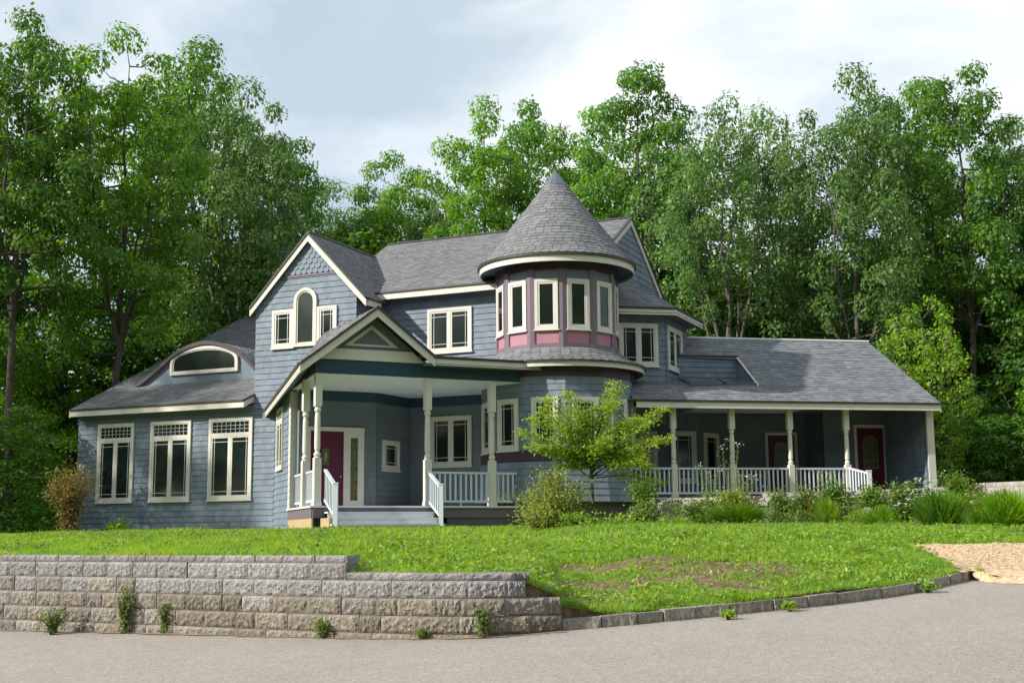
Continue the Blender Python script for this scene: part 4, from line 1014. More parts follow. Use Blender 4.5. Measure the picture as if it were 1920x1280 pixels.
def lawn_mat():
    m = bpy.data.materials.new('lawn_ground'); m.use_nodes = True; ns, ls = m.node_tree.nodes, m.node_tree.links; b = ns['Principled BSDF']
    b.inputs['Roughness'].default_value = 0.95; b.inputs['Specular IOR Level'].default_value = 0.1
    t = ns.new('ShaderNodeTexCoord'); n1_ = N(ns, 'ShaderNodeTexNoise', Scale=9.0, Detail=8.0, Roughness=.7); ls.new(t.outputs['Object'], n1_.inputs['Vector'])
    r1 = ns.new('ShaderNodeValToRGB'); r1.color_ramp.elements[0].position = .35; r1.color_ramp.elements[0].color = (.12, .17, .03, 1); r1.color_ramp.elements[1].position = .65; r1.color_ramp.elements[1].color = (.22, .28, .05, 1)
    r2 = ns.new('ShaderNodeValToRGB'); r2.color_ramp.elements[0].position = .35; r2.color_ramp.elements[0].color = (.10, .062, .036, 1); r2.color_ramp.elements[1].position = .7; r2.color_ramp.elements[1].color = (.27, .20, .135, 1)
    ls.new(n1_.outputs[0], r1.inputs[0]); ls.new(n1_.outputs[0], r2.inputs[0])
    a = N(ns, 'ShaderNodeAttribute', attribute_name='tint'); mx_ = N(ns, 'ShaderNodeMixRGB'); ls.new(a.outputs['Fac'], mx_.inputs[0]); ls.new(r1.outputs[0], mx_.inputs[1]); ls.new(r2.outputs[0], mx_.inputs[2]); ls.new(mx_.outputs[0], b.inputs['Base Color'])
    bp = N(ns, 'ShaderNodeBump', Strength=.8, Distance=.04); ls.new(n1_.outputs[0], bp.inputs['Height']); ls.new(bp.outputs[0], b.inputs['Normal'])
    return m
M['lawn'] = lawn_mat()
def np_mesh(name, V, F, tint=None, mats=(), smooth=False):
    """V (n,3), F (m,k) uniform polygons"""
    me = bpy.data.meshes.new(name); V = np.asarray(V, np.float32); F = np.asarray(F, np.int32); m_, k = F.shape
    me.vertices.add(len(V)); me.vertices.foreach_set('co', V.ravel()); me.loops.add(m_ * k); me.loops.foreach_set('vertex_index', F.ravel())
    me.polygons.add(m_); me.polygons.foreach_set('loop_start', np.arange(0, m_ * k, k, dtype=np.int32)); me.polygons.foreach_set('loop_total', np.full(m_, k, np.int32))
    if tint is not None: at = me.attributes.new('tint', 'FLOAT', 'POINT'); at.data.foreach_set('value', np.asarray(tint, np.float32))
    for q in mats: me.materials.append(q)
    me.update(calc_edges=True)
    if smooth: me.shade_smooth()
    return me
# lawn grid: columns in x, rows in distance behind the kerb line
gx = np.concatenate([np.arange(-45, -11, 1.5), np.arange(-11, 13, .10), np.arange(13, 40, 1.5)])
gd = np.concatenate([np.arange(0.16, 12, .12), np.arange(12, 30, .6)])
X, Dd = np.meshgrid(gx, gd, indexing='ij'); Y = np.interp(X, cx_, cy_) + Dd; Z = HL(X, Y); tt = bare(X, Y)
Vg = np.stack([X, Y, Z], -1).reshape(-1, 3); nx_, ny_ = X.shape; I = np.arange(nx_ * ny_).reshape(nx_, ny_)
Fg = np.stack([I[:-1, :-1], I[1:, :-1], I[1:, 1:], I[:-1, 1:]], -1).reshape(-1, 4)
o = bpy.data.objects.new('lawn', np_mesh('lawn', Vg, Fg, tt.ravel(), [M['lawn']], True)); link(o); o['kind'] = 'structure'
# front lip of the lawn going down behind the kerb and the wall
Vl = np.concatenate([np.stack([gx, np.interp(gx, cx_, cy_) + .16, HL(gx, np.interp(gx, cx_, cy_) + .16)], -1), np.stack([gx, np.interp(gx, cx_, cy_) + .15, np.full_like(gx, -1.5)], -1)]); n_ = len(gx)
Fl = np.array([(i, n_ + i, n_ + i + 1, i + 1) for i in range(n_ - 1)]); o = bpy.data.objects.new('earth_bank', np_mesh('earth_bank', Vl, Fl, np.ones(2 * n_), [M['lawn']])); link(o); o['kind'] = 'structure'
# road: one sheet sloping gently
mb = MB(); xs2 = [-400, -60, -30, -15, -8, 0, 8, 15, 30, 60, 400]; ys2 = [-60, -20, 0, 5, 10, 15, 20, 30, 45, 80]
for x in xs2:
    for y in ys2: mb.v.append((x, y, RZ(max(-15, min(x, 15)), y))); mb.t.append(.5)
k_ = len(ys2)
for i in range(len(xs2) - 1):
    for j in range(k_ - 1): a = i * k_ + j; mb.f.append((a, a + k_, a + k_ + 1, a + 1))
mb.obj('road', M['asphalt'], None, kind='structure')
# land to the horizon (forest floor)
M['forest'] = mat('forest_floor', (0.045, 0.050, 0.020), 0.95, color2=(0.085, 0.065, 0.035), vscale=.6, var=.3, bump=.6, bscale=3)
V_, F_ = [], []
def terr(x, y):
    return 1.45 + max(0, y - 50) * .03 + max(0, y - 42) * 0.03 if y > 42 else 1.45
xs3 = [-1500, -300, -100, -60, -30, 0, 30, 60, 100, 300, 1500]; ys3 = [31, 42, 50, 60, 80, 120, 300, 1500]
mb = MB()
for x in xs3:
    for y in ys3: mb.v.append((x, y, min(terr(x, y), 5.5))); mb.t.append(.5)
k_ = len(ys3)
for i in range(len(xs3) - 1):
    for j in range(k_ - 1): a = i * k_ + j; mb.f.append((a, a + k_, a + k_ + 1, a + 1))
mb.obj('ground', M['forest'], None, kind='structure')
mb = MB(); mb.v = [(-1500, -1500, -2.6), (1500, -1500, -2.6), (1500, 1500, -2.6), (-1500, 1500, -2.6)]; mb.t = [.5] * 4; mb.f = [(0, 1, 2, 3)]; mb.obj('terrain', M['forest'], None, kind='structure')

# ---------------------------------------------------------------- split-face block retaining wall
def stone_mat(name, c1, c2, vs=5):
    m = mat(name, c1, 0.92, color2=c2, vscale=vs, var=.22, bump=1.0, bscale=38, spec=.15)
    ns, ls = m.node_tree.nodes, m.node_tree.links; b = ns['Principled BSDF']; src = b.inputs['Base Color'].links[0].from_socket
    oi = ns.new('ShaderNodeObjectInfo'); mm = N(ns, 'ShaderNodeMath', operation='MULTIPLY_ADD'); mm.inputs[1].default_value = .30; mm.inputs[2].default_value = .86; ls.new(oi.outputs['Random'], mm.inputs[0])
    h = N(ns, 'ShaderNodeHueSaturation'); ls.new(mm.outputs[0], h.inputs['Value']); ls.new(src, h.inputs['Color']); ls.new(h.outputs[0], b.inputs['Base Color']); return m
M['st_grey'] = stone_mat('grey_split_block', (.232, .223, .218), (.325, .314, .307), 12); M['st_tan'] = stone_mat('tan_split_block', (.232, .211, .185), (.33, .303, .270), 12); M['st_brown'] = stone_mat('brown_split_block', (.200, .174, .140), (.29, .26, .213), 12)
for q_ in ('st_grey', 'st_tan', 'st_brown'): add_speckle(M[q_], 45, .25)
M['st_cap'] = stone_mat('garden_wall_block', (.31, .275, .24), (.40, .365, .33)); M['st_bed'] = stone_mat('garden_wall_pale_block', (.32, .295, .275), (.41, .385, .365))
M['kerb'] = stone_mat('kerb_stone', (.25, .225, .19), (.38, .345, .295), 8)
add_speckle(M['kerb'], 30, .2)
rs = np.random.RandomState(3)
def block_mesh(name, h, nx=14, nz=6, dep=.24, rough=.032, m=None):
    """unit length (x), height h, front towards -y, split face with knobs"""
    vs, fs = [], []
    for j in range(nz + 1):
        for i in range(nx + 1):
            ex = min(i, nx - i); ez = min(j, nz - j); e = min(ex, ez)
            y = 0.0 if e == 0 else -(0.004 + rs.rand() * rough * .75) - (.004 if e > 1 else 0)
            jx = (rs.rand() - .5) * .05 if 0 < i < nx else 0; jz = (rs.rand() - .5) * .015 if 0 < j < nz else 0
            vs.append((-.5 + i / nx + jx, y, h * j / nz + jz))
    w = nx + 1
    for j in range(nz):
        for i in range(nx):
            a = j * w + i
            if (i + j) % 2: fs += [(a, a + 1, a + w + 1), (a, a + w + 1, a + w)]
            else: fs += [(a, a + 1, a + w), (a + 1, a + w + 1, a + w)]
    k = len(vs); vs += [(-.5, dep, 0), (.5, dep, 0), (.5, dep, h), (-.5, dep, h)]
    c00, c10, c01, c11 = 0, nx, nz * w, nz * w + nx
    fs += [(k, k + 1, k + 2, k + 3)][::-1]
    fs += [tuple([c01 + i for i in range(nx + 1)] + [k + 2, k + 3]), tuple([i for i in range(nx, -1, -1)] + [k, k + 1]), tuple([j * w for j in range(nz + 1)] + [k + 3, k])[::-1], tuple([nx + j * w for j in range(nz + 1)] + [k + 2, k + 1])]
    me = bpy.data.meshes.new(name); me.from_pydata(vs, [], fs); me.update()
    if m: me.materials.append(m)
    return me
def variants(h, mats_, n=3, **kw):
    return {q: [block_mesh('stone_block', h, m=M[q], **kw) for _ in range(n)] for q in mats_}
rw = thing('retaining_wall', (-3, 15, .5), 'grey and tan split-face block retaining wall stepping down beside the asphalt', 'wall')
Lw = path_len(Pw)
def s_at_x(P, L, x):
    for i in range(len(P) - 1):
        if P[i].x <= x <= P[i + 1].x: return L[i] + (L[i + 1] - L[i]) * (x - P[i].x) / (P[i + 1].x - P[i].x)
    return L[-1]
sE = {0: s_at_x(Pw, Lw, x668), 1: s_at_x(Pw, Lw, x668), 2: s_at_x(Pw, Lw, x990), 3: Lw[-1], 4: Lw[-1], 5: Lw[-1]}
BH, CH = .186, .082
bv = variants(BH - .005, ['st_grey', 'st_tan', 'st_brown']); cv_ = variants(CH - .004, ['st_grey', 'st_tan'], 3, nz=3, rough=.022)
def lay(P, L, s0, s1, z, h, off, meshes, pick, parent, lens=(.40, .50), name='stone_block', ends=False, dep=None, zfun=None):
    s = s0 + random.uniform(-.3, 0)
    while s < s1 - .02:
        l = random.uniform(*lens) * (1 if random.random() > .22 else .62)
        if s + l > s1 - .12: l = s1 - s
        p, d = at_len(P, L, s + l / 2); nrm = Vector((d.y, -d.x, 0)); q = pick(s)
        o = bpy.data.objects.new(name, random.choice(meshes[q])); link(o, parent)
        o.location = p - nrm * (off + random.uniform(-.004, .016)) + Vector((0, 0, z + (zfun(s) if zfun else 0)))
        o.rotation_euler = (random.uniform(-.012, .012), random.uniform(-.004, .004), math.atan2(d.y, d.x) + random.uniform(-.012, .012)); o.scale = (l - .007, 1, 1)
        s += l
zt0 = WTOP + .035
lay(Pw, Lw, 0, sE[0], zt0 - CH, CH, .085, cv_, lambda s: 'st_grey', rw, (.40, .46))
zc = zt0 - CH; 
for k in range(6):
    zc -= BH; endk = sE[min(k + 1, 5)]
    def pick(s, k=k):
        r_ = random.random(); f = s / Lw[-1]
        if k == 0: return 'st_grey'
        if k == 1: return 'st_grey' if (f > .45 and r_ < .9) or r_ < .25 else 'st_tan'
        if k == 2: return 'st_tan' if r_ < .5 else ('st_brown' if f > .5 or r_ > .8 else 'st_tan')
        return 'st_tan' if (f < .5 and r_ < .8) or r_ < .3 else 'st_brown'
    lay(Pw, Lw, 0, endk, zc, BH, .085 - .014 * (k + 1), bv, pick, rw, (.42, .50))
lay(Pw, Lw, sE[1] - .1, sE[2] + .06, zt0 - CH - BH, CH, .070, cv_, lambda s: 'st_grey', rw, (.50, .62))
# plain end blocks
mb = MB(); p, d = at_len(Pw, Lw, sE[1] - .07); n_ = Vector((d.y, -d.x, 0))
def plainblock(s0, s1, z0_, z1_, off):
    a, d0 = at_len(Pw, Lw, s0); b, d1 = at_len(Pw, Lw, s1); n_ = Vector((d0.y, -d0.x, 0)); mb = MB()
    a2, b2_ = a - n_ * off, b - n_ * off; mb.prism([zv(q, z0_) for q in (a2, b2_, b2_ - n_ * .2, a2 - n_ * .2)], [zv(q, z1_) for q in (a2, b2_, b2_ - n_ * .2, a2 - n_ * .2)]); return mb.obj('stone_block', M['st_grey'], rw)
plainblock(sE[2] - .1, sE[3] - .02, zt0 - CH - BH * 2, zt0 - CH - BH * 2 + .10, .20)
# kerb stones
kb = thing('stone_kerb', (4, 15, .6), 'row of low brown kerb stones curving between lawn and asphalt', 'kerb')
Lk = path_len(Pk)
kv = {'kerb': [block_mesh('kerb_stone', .30, 8, 3, .13, .018, M['kerb']) for _ in range(4)], 'st_tan': [block_mesh('kerb_stone', .30, 8, 3, .13, .018, M['st_tan']) for _ in range(2)]}
s = 0.0; kl = [.46, .44, .34, .42, .46, .62, .50, .48, .80, .78, .60, .62, .9, .9]
i = 0
while s < Lk[-1] - .1:
    l = kl[i % len(kl)]; i += 1
    if s + l > Lk[-1] - .25: l = Lk[-1] - s
    p, d = at_len(Pk, Lk, s + l / 2); n_ = Vector((d.y, -d.x, 0))
    o = bpy.data.objects.new('kerb_stone', random.choice(kv['st_tan' if i in (1, 2, 5) else 'kerb'])); link(o, kb)
    o.location = p - n_ * (.03 + random.uniform(-.012, .012)) + Vector((0, 0, RZ(p.x, p.y) - .30 + .130 + random.uniform(-.012, .012)))
    q0, q1 = p - d * .2, p + d * .2; tilt = -math.atan2(RZ(q1.x, q1.y) - RZ(q0.x, q0.y), .4)
    o.rotation_euler = (random.uniform(-.05, .03), tilt + random.uniform(-.015, .015), math.atan2(d.y, d.x) + random.uniform(-.02, .02)); o.scale = (l - .018, 1, 1)
    s += l
# dirt line at the wall foot
mb = MB(); 
for i, p in enumerate(Pw):
    d = (Pw[min(i + 1, len(Pw) - 1)] - Pw[max(i - 1, 0)]).normalized(); n_ = Vector((d.y, -d.x, 0)); w_ = random.uniform(.03, .13)
    mb.v += [tuple(p - n_ * .2 + up * (RZ(p.x, p.y) + .012)), tuple(p + n_ * w_ + up * (RZ(p.x, p.y) + .004))]; mb.t += [.5, .5]
    if i: a = 2 * i; mb.f.append((a - 2, a - 1, a + 1, a))
mb.obj('dirt_strip', M['dirt'], None, kind='structure')
# wood-chip path on the right
M['chips'] = mat('wood_chips', (.50, .36, .21), .9, color2=(.60, .46, .30), vscale=14, var=.22, bump=.5, bscale=110); add_speckle(M['chips'], 26, .3)
e0 = cb_[-1]
pedge = [lawn_hit(*q) for q in ((1690, 1021), (1722, 1032), (1760, 1050), (1790, 1068), (1812, 1080))] + [Vector((e0.x + .1, e0.y + .1, 0))]
pback = [lawn_hit(*q) for q in ((1690, 1020.5), (1780, 1019), (1850, 1018.5), (1918, 1018))]
print('path', [tuple(round(c, 1) for c in p) for p in pedge + pback])
pb = [Vector((p.x, p.y, 0)) for p in pback] + [Vector((22, pback[-1].y - 2, 0))]
fr = [Vector((e0.x + .1, e0.y, 0)), Vector((ext[0].x, ext[0].y, 0)), Vector((ext[1].x, ext[1].y, 0)), Vector((ext[2].x, ext[2].y, 0)), Vector((22, ext[2].y + .3, 0))]
poly2 = [Vector((p.x, p.y, 0)) for p in pedge] + fr[1:] + pb[::-1]
def in_poly(x, y, P):
    x = np.asarray(x, float); y = np.asarray(y, float); c = np.zeros(x.shape, bool); n = len(P)
    for i in range(n):
        a, b = P[i], P[(i + 1) % n]
        cond = ((a.y > y) != (b.y > y)); xx = (b.x - a.x) * (y - a.y) / ((b.y - a.y) if abs(b.y - a.y) > 1e-9 else 1e-9) + a.x
        c ^= cond & (x < xx)
    return c
gx2 = np.arange(e0.x - 2.5, 22, .12); gy2 = np.arange(e0.y - .5, 34, .12); X2, Y2 = np.meshgrid(gx2, gy2, indexing='ij'); ins = in_poly(X2, Y2, poly2)
Z2 = HL(X2, Y2) + .012
ok = ins[:-1, :-1] & ins[1:, 1:] & ins[1:, :-1] & ins[:-1, 1:]; I = np.arange(X2.size).reshape(X2.shape)
F2 = np.stack([I[:-1, :-1], I[1:, :-1], I[1:, 1:], I[:-1, 1:]], -1)[ok]
if len(F2): o = bpy.data.objects.new('path', np_mesh('path', np.stack([X2, Y2, Z2], -1).reshape(-1, 3), F2, None, [M['chips']], True)); link(o); o['kind'] = 'structure'
xa = np.arange(e0.x + .02, 14, .08); ya = np.interp(xa, cx_, cy_); ra = np.random.default_rng(4); rows = [np.stack([xa, ya - .34 + ra.uniform(-.09, .06, len(xa)), np.array([RZ(min(a, 15), b) for a, b in zip(xa, ya - .34)]) + .004], -1), np.stack([xa, ya + .0, np.array([RZ(min(a, 15), b) for a, b in zip(xa, ya)]) + .03], -1)]
for d_ in (.14, .18, .26, .36, .5, .7): rows.append(np.stack([xa, ya + d_, HL(xa, ya + np.maximum(d_, .16)) + .024], -1))
V_ = np.concatenate(rows); n_ = len(xa)
F_ = np.array([(k * n_ + i, k * n_ + i + 1, (k + 1) * n_ + i + 1, (k + 1) * n_ + i) for k in range(len(rows) - 1) for i in range(n_ - 1)]); o = bpy.data.objects.new('path_edge', np_mesh('path_edge', V_, F_, None, [M['chips']], True)); link(o); o['kind'] = 'structure'
# loose chips
n_ = 26000; cx2 = rng.uniform(e0.x - 2, 12, n_); cy2 = rng.uniform(e0.y, 26, n_); k2 = in_poly(cx2, cy2, poly2); cx2, cy2 = cx2[k2], cy2[k2]; n_ = len(cx2)
if n_:
    an = rng.uniform(0, 6.28, n_); l_ = rng.uniform(.007, .022, n_); w_ = l_ * .4; zc2 = HL(cx2, cy2) + rng.uniform(.014, .026, n_); tl = rng.uniform(-.006, .006, n_)
    c_, s_ = np.cos(an), np.sin(an); V_ = np.stack([np.stack([cx2 + a * l_ * c_ - b * w_ * s_, cy2 + a * l_ * s_ + b * w_ * c_, zc2 + a * tl], -1) for a, b in ((-1, -1), (1, -1), (1, 1), (-1, 1))], 1).reshape(-1, 3)
    M['chip'] = mat('loose_chip', (.60, .44, .26), .9, island=.35); o = bpy.data.objects.new('wood_chips', np_mesh('wood_chips', V_, np.arange(4 * n_).reshape(-1, 4), None, [M['chip']])); link(o); tag(o, 'pale loose wood chips on the path at the right', 'wood chips', kind='stuff')
# garden wall in front of the right porch
gw = thing('garden_wall', (7, 30, 1.7), 'low pale block garden wall below the right porch, overgrown with vines', 'wall')
G0 = ray(1238, 935); G1 = ray(1975, 900); Pg = [CAMP + G0 * (32.9 / G0.y), CAMP + ray(1600, 918) * (29.6 / ray(1600, 918).y), CAMP + G1 * (25.6 / G1.y)]
zgt = 2.50; print('garden wall tops', [p.z for p in Pg]); Pg.append(Vector((Pg[2].x + 7.5, Pg[2].y - 3.2, Pg[2].z + .02))); gzs = [p.z for p in Pg]; Pg = [Vector((p.x, p.y, 0)) for p in Pg]; Lg_ = path_len(Pg)
gbv = variants(.185, ['st_bed', 'st_cap'], 3, nx=5, nz=3, rough=.012); gcv = variants(.10, ['st_cap'], 2, nx=5, nz=2, rough=.010)
ztopg = lambda s: float(np.interp(s, Lg_, gzs))
# course 0 cap then blocks; stepped up to the right
for c in range(5):
    hh = .10 if c == 0 else .19; zo = 0 if c == 0 else None
    z_ = -.105 if c == 0 else -.105 - .19 * c
    lay(Pg, Lg_, 0, Lg_[-1], z_, hh, .02 * (4 - c), gcv if c == 0 else gbv, (lambda s: 'st_cap') if c == 0 else (lambda s: 'st_bed' if random.random() < .75 else 'st_cap'), gw, (.40, .48), name='stone_block', zfun=lambda s: round(ztopg(s) / .06) * .06)
# terrace behind it
back = [Vector((60, 20, 0)), Vector((60, 48, 0)), Vector((cpR.x - .2, 48, 0)), Vector((cpR.x - .1, cpR.y, 0)), Vector((cpR.x - 2.8, cpR.y - .9, 0)), Vector((Pg[0].x + .1, Pg[0].y + .6, 0))]
Pgi = [p + Vector((.05, .16, 0)) for p in Pg]
tv = [zv(Pgi[0], gzs[0] - .06), zv(Pgi[1], gzs[1] - .06), zv(Pgi[2], gzs[2] - .06), zv(Pgi[3], gzs[3] - .06)] + [zv(p, z_) for p, z_ in zip(back, (2.6, 2.6, 2.5, 2.35, 2.35, 2.3))]
mb = MB(); mb.v = [tuple(p) for p in tv] + [(p.x, p.y, 1.0) for p in tv]; mb.t = [0.4] * len(mb.v); n_ = len(tv); mb.f = [tuple(range(n_))] + [(i, n_ + i, n_ + (i + 1) % n_, (i + 1) % n_) for i in range(n_)]
mb.obj('terrace', M['lawn'], None, kind='structure')
# ---------------------------------------------------------------- foliage
M['bark'] = mat('grey_brown_bark', (.105, .088, .070), .95, color2=(.055, .046, .036), vscale=4, bump=1.0, bscale=14)
M['bark_light'] = mat('pale_grey_bark', (.125, .112, .095), .95, color2=(.075, .067, .056), vscale=4, bump=1.0, bscale=14)
M['leaf_oak'] = leaf_mat('oak_leaves', (.070, .165, .026), (.130, .265, .042), .45, hv=.18)
M['leaf_maple'] = leaf_mat('maple_leaves', (.088, .205, .024), (.165, .325, .042), .46, hv=.18)
M['leaf_ash'] = leaf_mat('ash_leaves', (.085, .170, .045), (.155, .270, .072), .44, hv=.18)
M['leaf_dark'] = leaf_mat('understorey_leaves', (.046, .120, .020), (.090, .200, .032), .42, hv=.25)
M['leaf_young'] = leaf_mat('young_tree_leaves', (.165, .315, .035), (.285, .460, .062), .48, hv=.1)
M['leaf_sapling'] = leaf_mat('sapling_leaves', (.200, .320, .045), (.350, .460, .095), .48, hv=.1)
M['leaf_shrub'] = leaf_mat('shrub_leaves', (.18, .25, .045), (.33, .37, .10), .42, hv=.1)
M['leaf_copper'] = leaf_mat('copper_shrub_leaves', (.14, .120, .035), (.25, .20, .065), .4, hv=.1)
M['leaf_lime'] = leaf_mat('lime_weed_leaves', (.15, .27, .035), (.26, .40, .065), .4, hv=.1)
M['leaf_weed'] = leaf_mat('weed_leaves', (.12, .19, .045), (.22, .30, .08), .42, hv=.15)
M['leaf_vine'] = leaf_mat('vine_leaves', (.075, .15, .025), (.17, .26, .05), .38, hv=.15)
M['grass'] = leaf_mat('lawn_grass', (.145, .285, .034), (.265, .420, .062), .42, hv=.02, patch=.30)
M['tallgrass'] = leaf_mat('ornamental_grass', (.13, .27, .035), (.22, .38, .06), .45, hv=.1)
M['tallgrass2'] = leaf_mat('dark_ornamental_grass', (.07, .17, .028), (.13, .26, .045), .42, hv=.1)
M['petal'] = leaf_mat('white_petals', (.70, .72, .66), (.85, .85, .80), .3, hv=.03)

def leaf_quads(P, r, size, w=.55, upb=1.0, sd=.55, seedn=None, droop=0.0, out=None):
    """rhombic leaves at points P"""
    n = len(P); nr = r.normal(0, sd, (n, 3)); nr[:, 2] += upb
    if out is not None: nr += out * .95
    nr /= np.linalg.norm(nr, axis=1)[:, None]
    t = r.normal(0, 1, (n, 3)); t[:, 2] -= droop; t -= nr * (t * nr).sum(1)[:, None]; t /= np.linalg.norm(t, axis=1)[:, None]; b = np.cross(nr, t)
    s = (size * r.uniform(.6, 1.35, n))[:, None]
    V = np.stack([P - t * s * .5, P + b * s * w * .5 - t * s * .05, P + t * s * .5, P - b * s * w * .5 - t * s * .05], 1).reshape(-1, 3)
    return V
def quad_mesh(name, V, m):
    return np_mesh(name, V, np.arange(len(V)).reshape(-1, 4), None, [m])
def tree_meshes(seed, H=18.0, base=.30, width=8.5, ncl=80, lpc=150, leaf=.20, lm='leaf_oak', bark='bark', csc=1.0, flat=.5, leaders=5, fork=.36, trunk_r=None, inner=.2):
    """trunk forking into leaders; sprays of leaves fill a lumpy dome and hang on branches of the leaders"""
    r = np.random.default_rng(seed); mb = MB(); tr = trunk_r or H * .0145; zf = H * fork; lx, ly = r.normal(0, .02, 2)
    tp = [Vector((lx * z * 1.0 + r.normal(0, .07), ly * z + r.normal(0, .07), z)) for z in np.linspace(-.6, zf, 6)]
    mb.tube(tp, [tr * 1.3] + [tr * (1 - .07 * i) for i in range(1, 6)], 8); top = tp[-1]
    cz = H * (base + 1) / 2; rz_ = H * (1 - base) / 2; nodes = []
    az = r.uniform(0, 6.28)
    for i in range(leaders):
        az += 6.28 / leaders + r.normal(0, .3); sp = 0.0 if i == 0 else r.uniform(.45, .8); hz = H * (.93 if i == 0 else r.uniform(.70, .88)); R_ = width * .5 * sp
        e = Vector((math.cos(az) * R_, math.sin(az) * R_, hz)); st = top if i < 3 else tp[-2].lerp(top, r.uniform(0, .8)); pts = []
        for k in range(8):
            t = k / 7; q = st.lerp(e, t); bow = math.sin(t * math.pi) * .10 * width * sp; q += Vector((math.cos(az) * bow, math.sin(az) * bow, 0)) + Vector((r.normal(0, .13), r.normal(0, .13), 0)) * (0 if k == 0 else 1); pts.append(q)
        rr0 = tr * (.72 if i == 0 else .55); mb.tube(pts, [rr0 * (1 - .88 * k / 7) for k in range(8)], 6, cap=False)
        for k in range(1, 8): nodes.append((pts[k], rr0 * (1 - .88 * k / 7))); nodes.append((pts[k].lerp(pts[k - 1], .5), rr0 * (1 - .88 * (k - .5) / 7)))
    ph = r.uniform(0, 6.28, 6); C_ = []; Nn = np.array([tuple(n[0]) for n in nodes]); tries = 0
    while len(C_) < ncl and tries < 6000:
        tries += 1; d = r.normal(0, 1, 3); d /= np.linalg.norm(d); d[2] = d[2] if d[2] > -.75 else -d[2]; th = math.atan2(d[1], d[0])
        lump = 1 + .20 * math.sin(3 * th + ph[0]) * (1 - d[2] ** 2) + .16 * math.sin(5 * th + ph[1] + 4 * d[2]) + .14 * math.sin(7 * d[2] + ph[2] + 2 * th)
        rad_ = (r.uniform(0, 1) ** .33 if r.random() < inner else r.uniform(.72, 1.0)) * lump * .92
        q = np.array([d[0] * width * .5 * rad_, d[1] * width * .5 * rad_, cz + d[2] * rz_ * min(rad_, 1.03)])
        if q[2] < H * .05: continue
        rc = r.uniform(.60, 1.15) * csc
        if any((q[0] - c[0][0]) ** 2 + (q[1] - c[0][1]) ** 2 + ((q[2] - c[0][2]) * 1.4) ** 2 < (.62 * (rc + c[1])) ** 2 for c in C_): continue
        C_.append((q, rc))
        dist = np.linalg.norm(Nn - q, axis=1) + np.maximum(0, Nn[:, 2] - q[2] + .3) * 1.2; j = int(dist.argmin()); s_ = Vector(Nn[j]); e = Vector(q); m1 = s_.lerp(e, .5) + Vector((r.normal(0, .12), r.normal(0, .12), -.06 * (e - s_).length)); rb_ = min(nodes[j][1] * .6, .055)
        mb.tube([s_, m1, e], [max(rb_, .03), max(rb_ * .6, .018), .008], 4, cap=False)
        for _ in range(2):
            e2 = e + Vector((r.normal(0, .5), r.normal(0, .5), r.normal(.1, .25))) * rc; mb.tube([m1.lerp(e, .6), e2], [.014, .005], 3, cap=False)
    Pc = np.array([c[0] for c in C_]); rad_c = np.array([c[1] for c in C_])
    k = (lpc * rad_c ** 1.7 * r.uniform(.75, 1.25, len(Pc))).astype(int) + 6; ci = np.repeat(np.arange(len(Pc)), k); n = len(ci)
    dv = r.normal(0, 1, (n, 3)); dv[:, 2] = dv[:, 2] * .9 + .25; dv /= np.linalg.norm(dv, axis=1)[:, None]
    rr_ = r.uniform(.2, 1.0, n) ** .32 * (1 + .26 * np.sin(dv[:, 0] * 5 + ci) * np.sin(dv[:, 1] * 6 + 2 * ci)); pts = Pc[ci] + dv * (rr_ * rad_c[ci])[:, None] * np.array([1.0, 1.0, flat]) + r.normal(0, .05, (n, 3))
    V = leaf_quads(pts, r, leaf, .62, .85, .42, droop=.3, out=dv)
    zt_ = np.percentile(pts[:, 2], 99.7); ok_ = pts[:, 2] > H * .4; wd_ = np.percentile(np.hypot(pts[ok_, 0], pts[ok_, 1]), 94)
    bm_ = mb.mesh('trunk'); bm_.materials.append(M[bark]); bm_.shade_smooth(); print('tree', seed, len(C_), n, round(zt_, 1), round(wd_, 1))
    return bm_, quad_mesh('crown', V, M[lm]), zt_, wd_
def place_tree(tm, x, y, z, h, rot, label, cat='tree', group=None, name='tree', wsc=1.0, hw=None):
    s = h / tm[2]; t = thing(name, (x, y, z), label, cat, group, keep=True); t.rotation_euler = (0, 0, rot)
    sx = s * wsc if hw is None else min(max(hw / tm[3], s * .62), s * 1.5); t.scale = (sx, sx, s)
    for nm, me in (('trunk', tm[0]), ('crown', tm[1])):
        o = bpy.data.objects.new(nm, me); col.objects.link(o); o.parent = t
    return t
T = {
 'oak1': tree_meshes(11, 18, .20, 9.0, 100, 260, .235, 'leaf_oak', csc=1.25),
 'oak2': tree_meshes(12, 18, .30, 8.4, 78, 250, .235, 'leaf_oak', csc=1.2, flat=.5, leaders=4, fork=.42),
 'maple1': tree_meshes(13, 18, .16, 9.6, 110, 260, .23, 'leaf_maple', csc=1.25),
 'maple2': tree_meshes(14, 18, .26, 8.6, 82, 260, .22, 'leaf_maple', csc=1.2, flat=.45, leaders=4),
 'ash1': tree_meshes(15, 18, .36, 8.8, 72, 230, .22, 'leaf_ash', 'bark_light', csc=1.1, flat=.6, leaders=6, fork=.34),
 'ash2': tree_meshes(16, 18, .22, 9.2, 100, 255, .23, 'leaf_ash', 'bark_light', csc=1.25, flat=.6, leaders=5),
 'under': tree_meshes(17, 9, .04, 6.8, 85, 240, .19, 'leaf_dark', csc=.88, flat=.55, fork=.2),
 'under2': tree_meshes(18, 9, .06, 6.2, 75, 240, .19, 'leaf_maple', csc=.84, flat=.5, fork=.2),
}
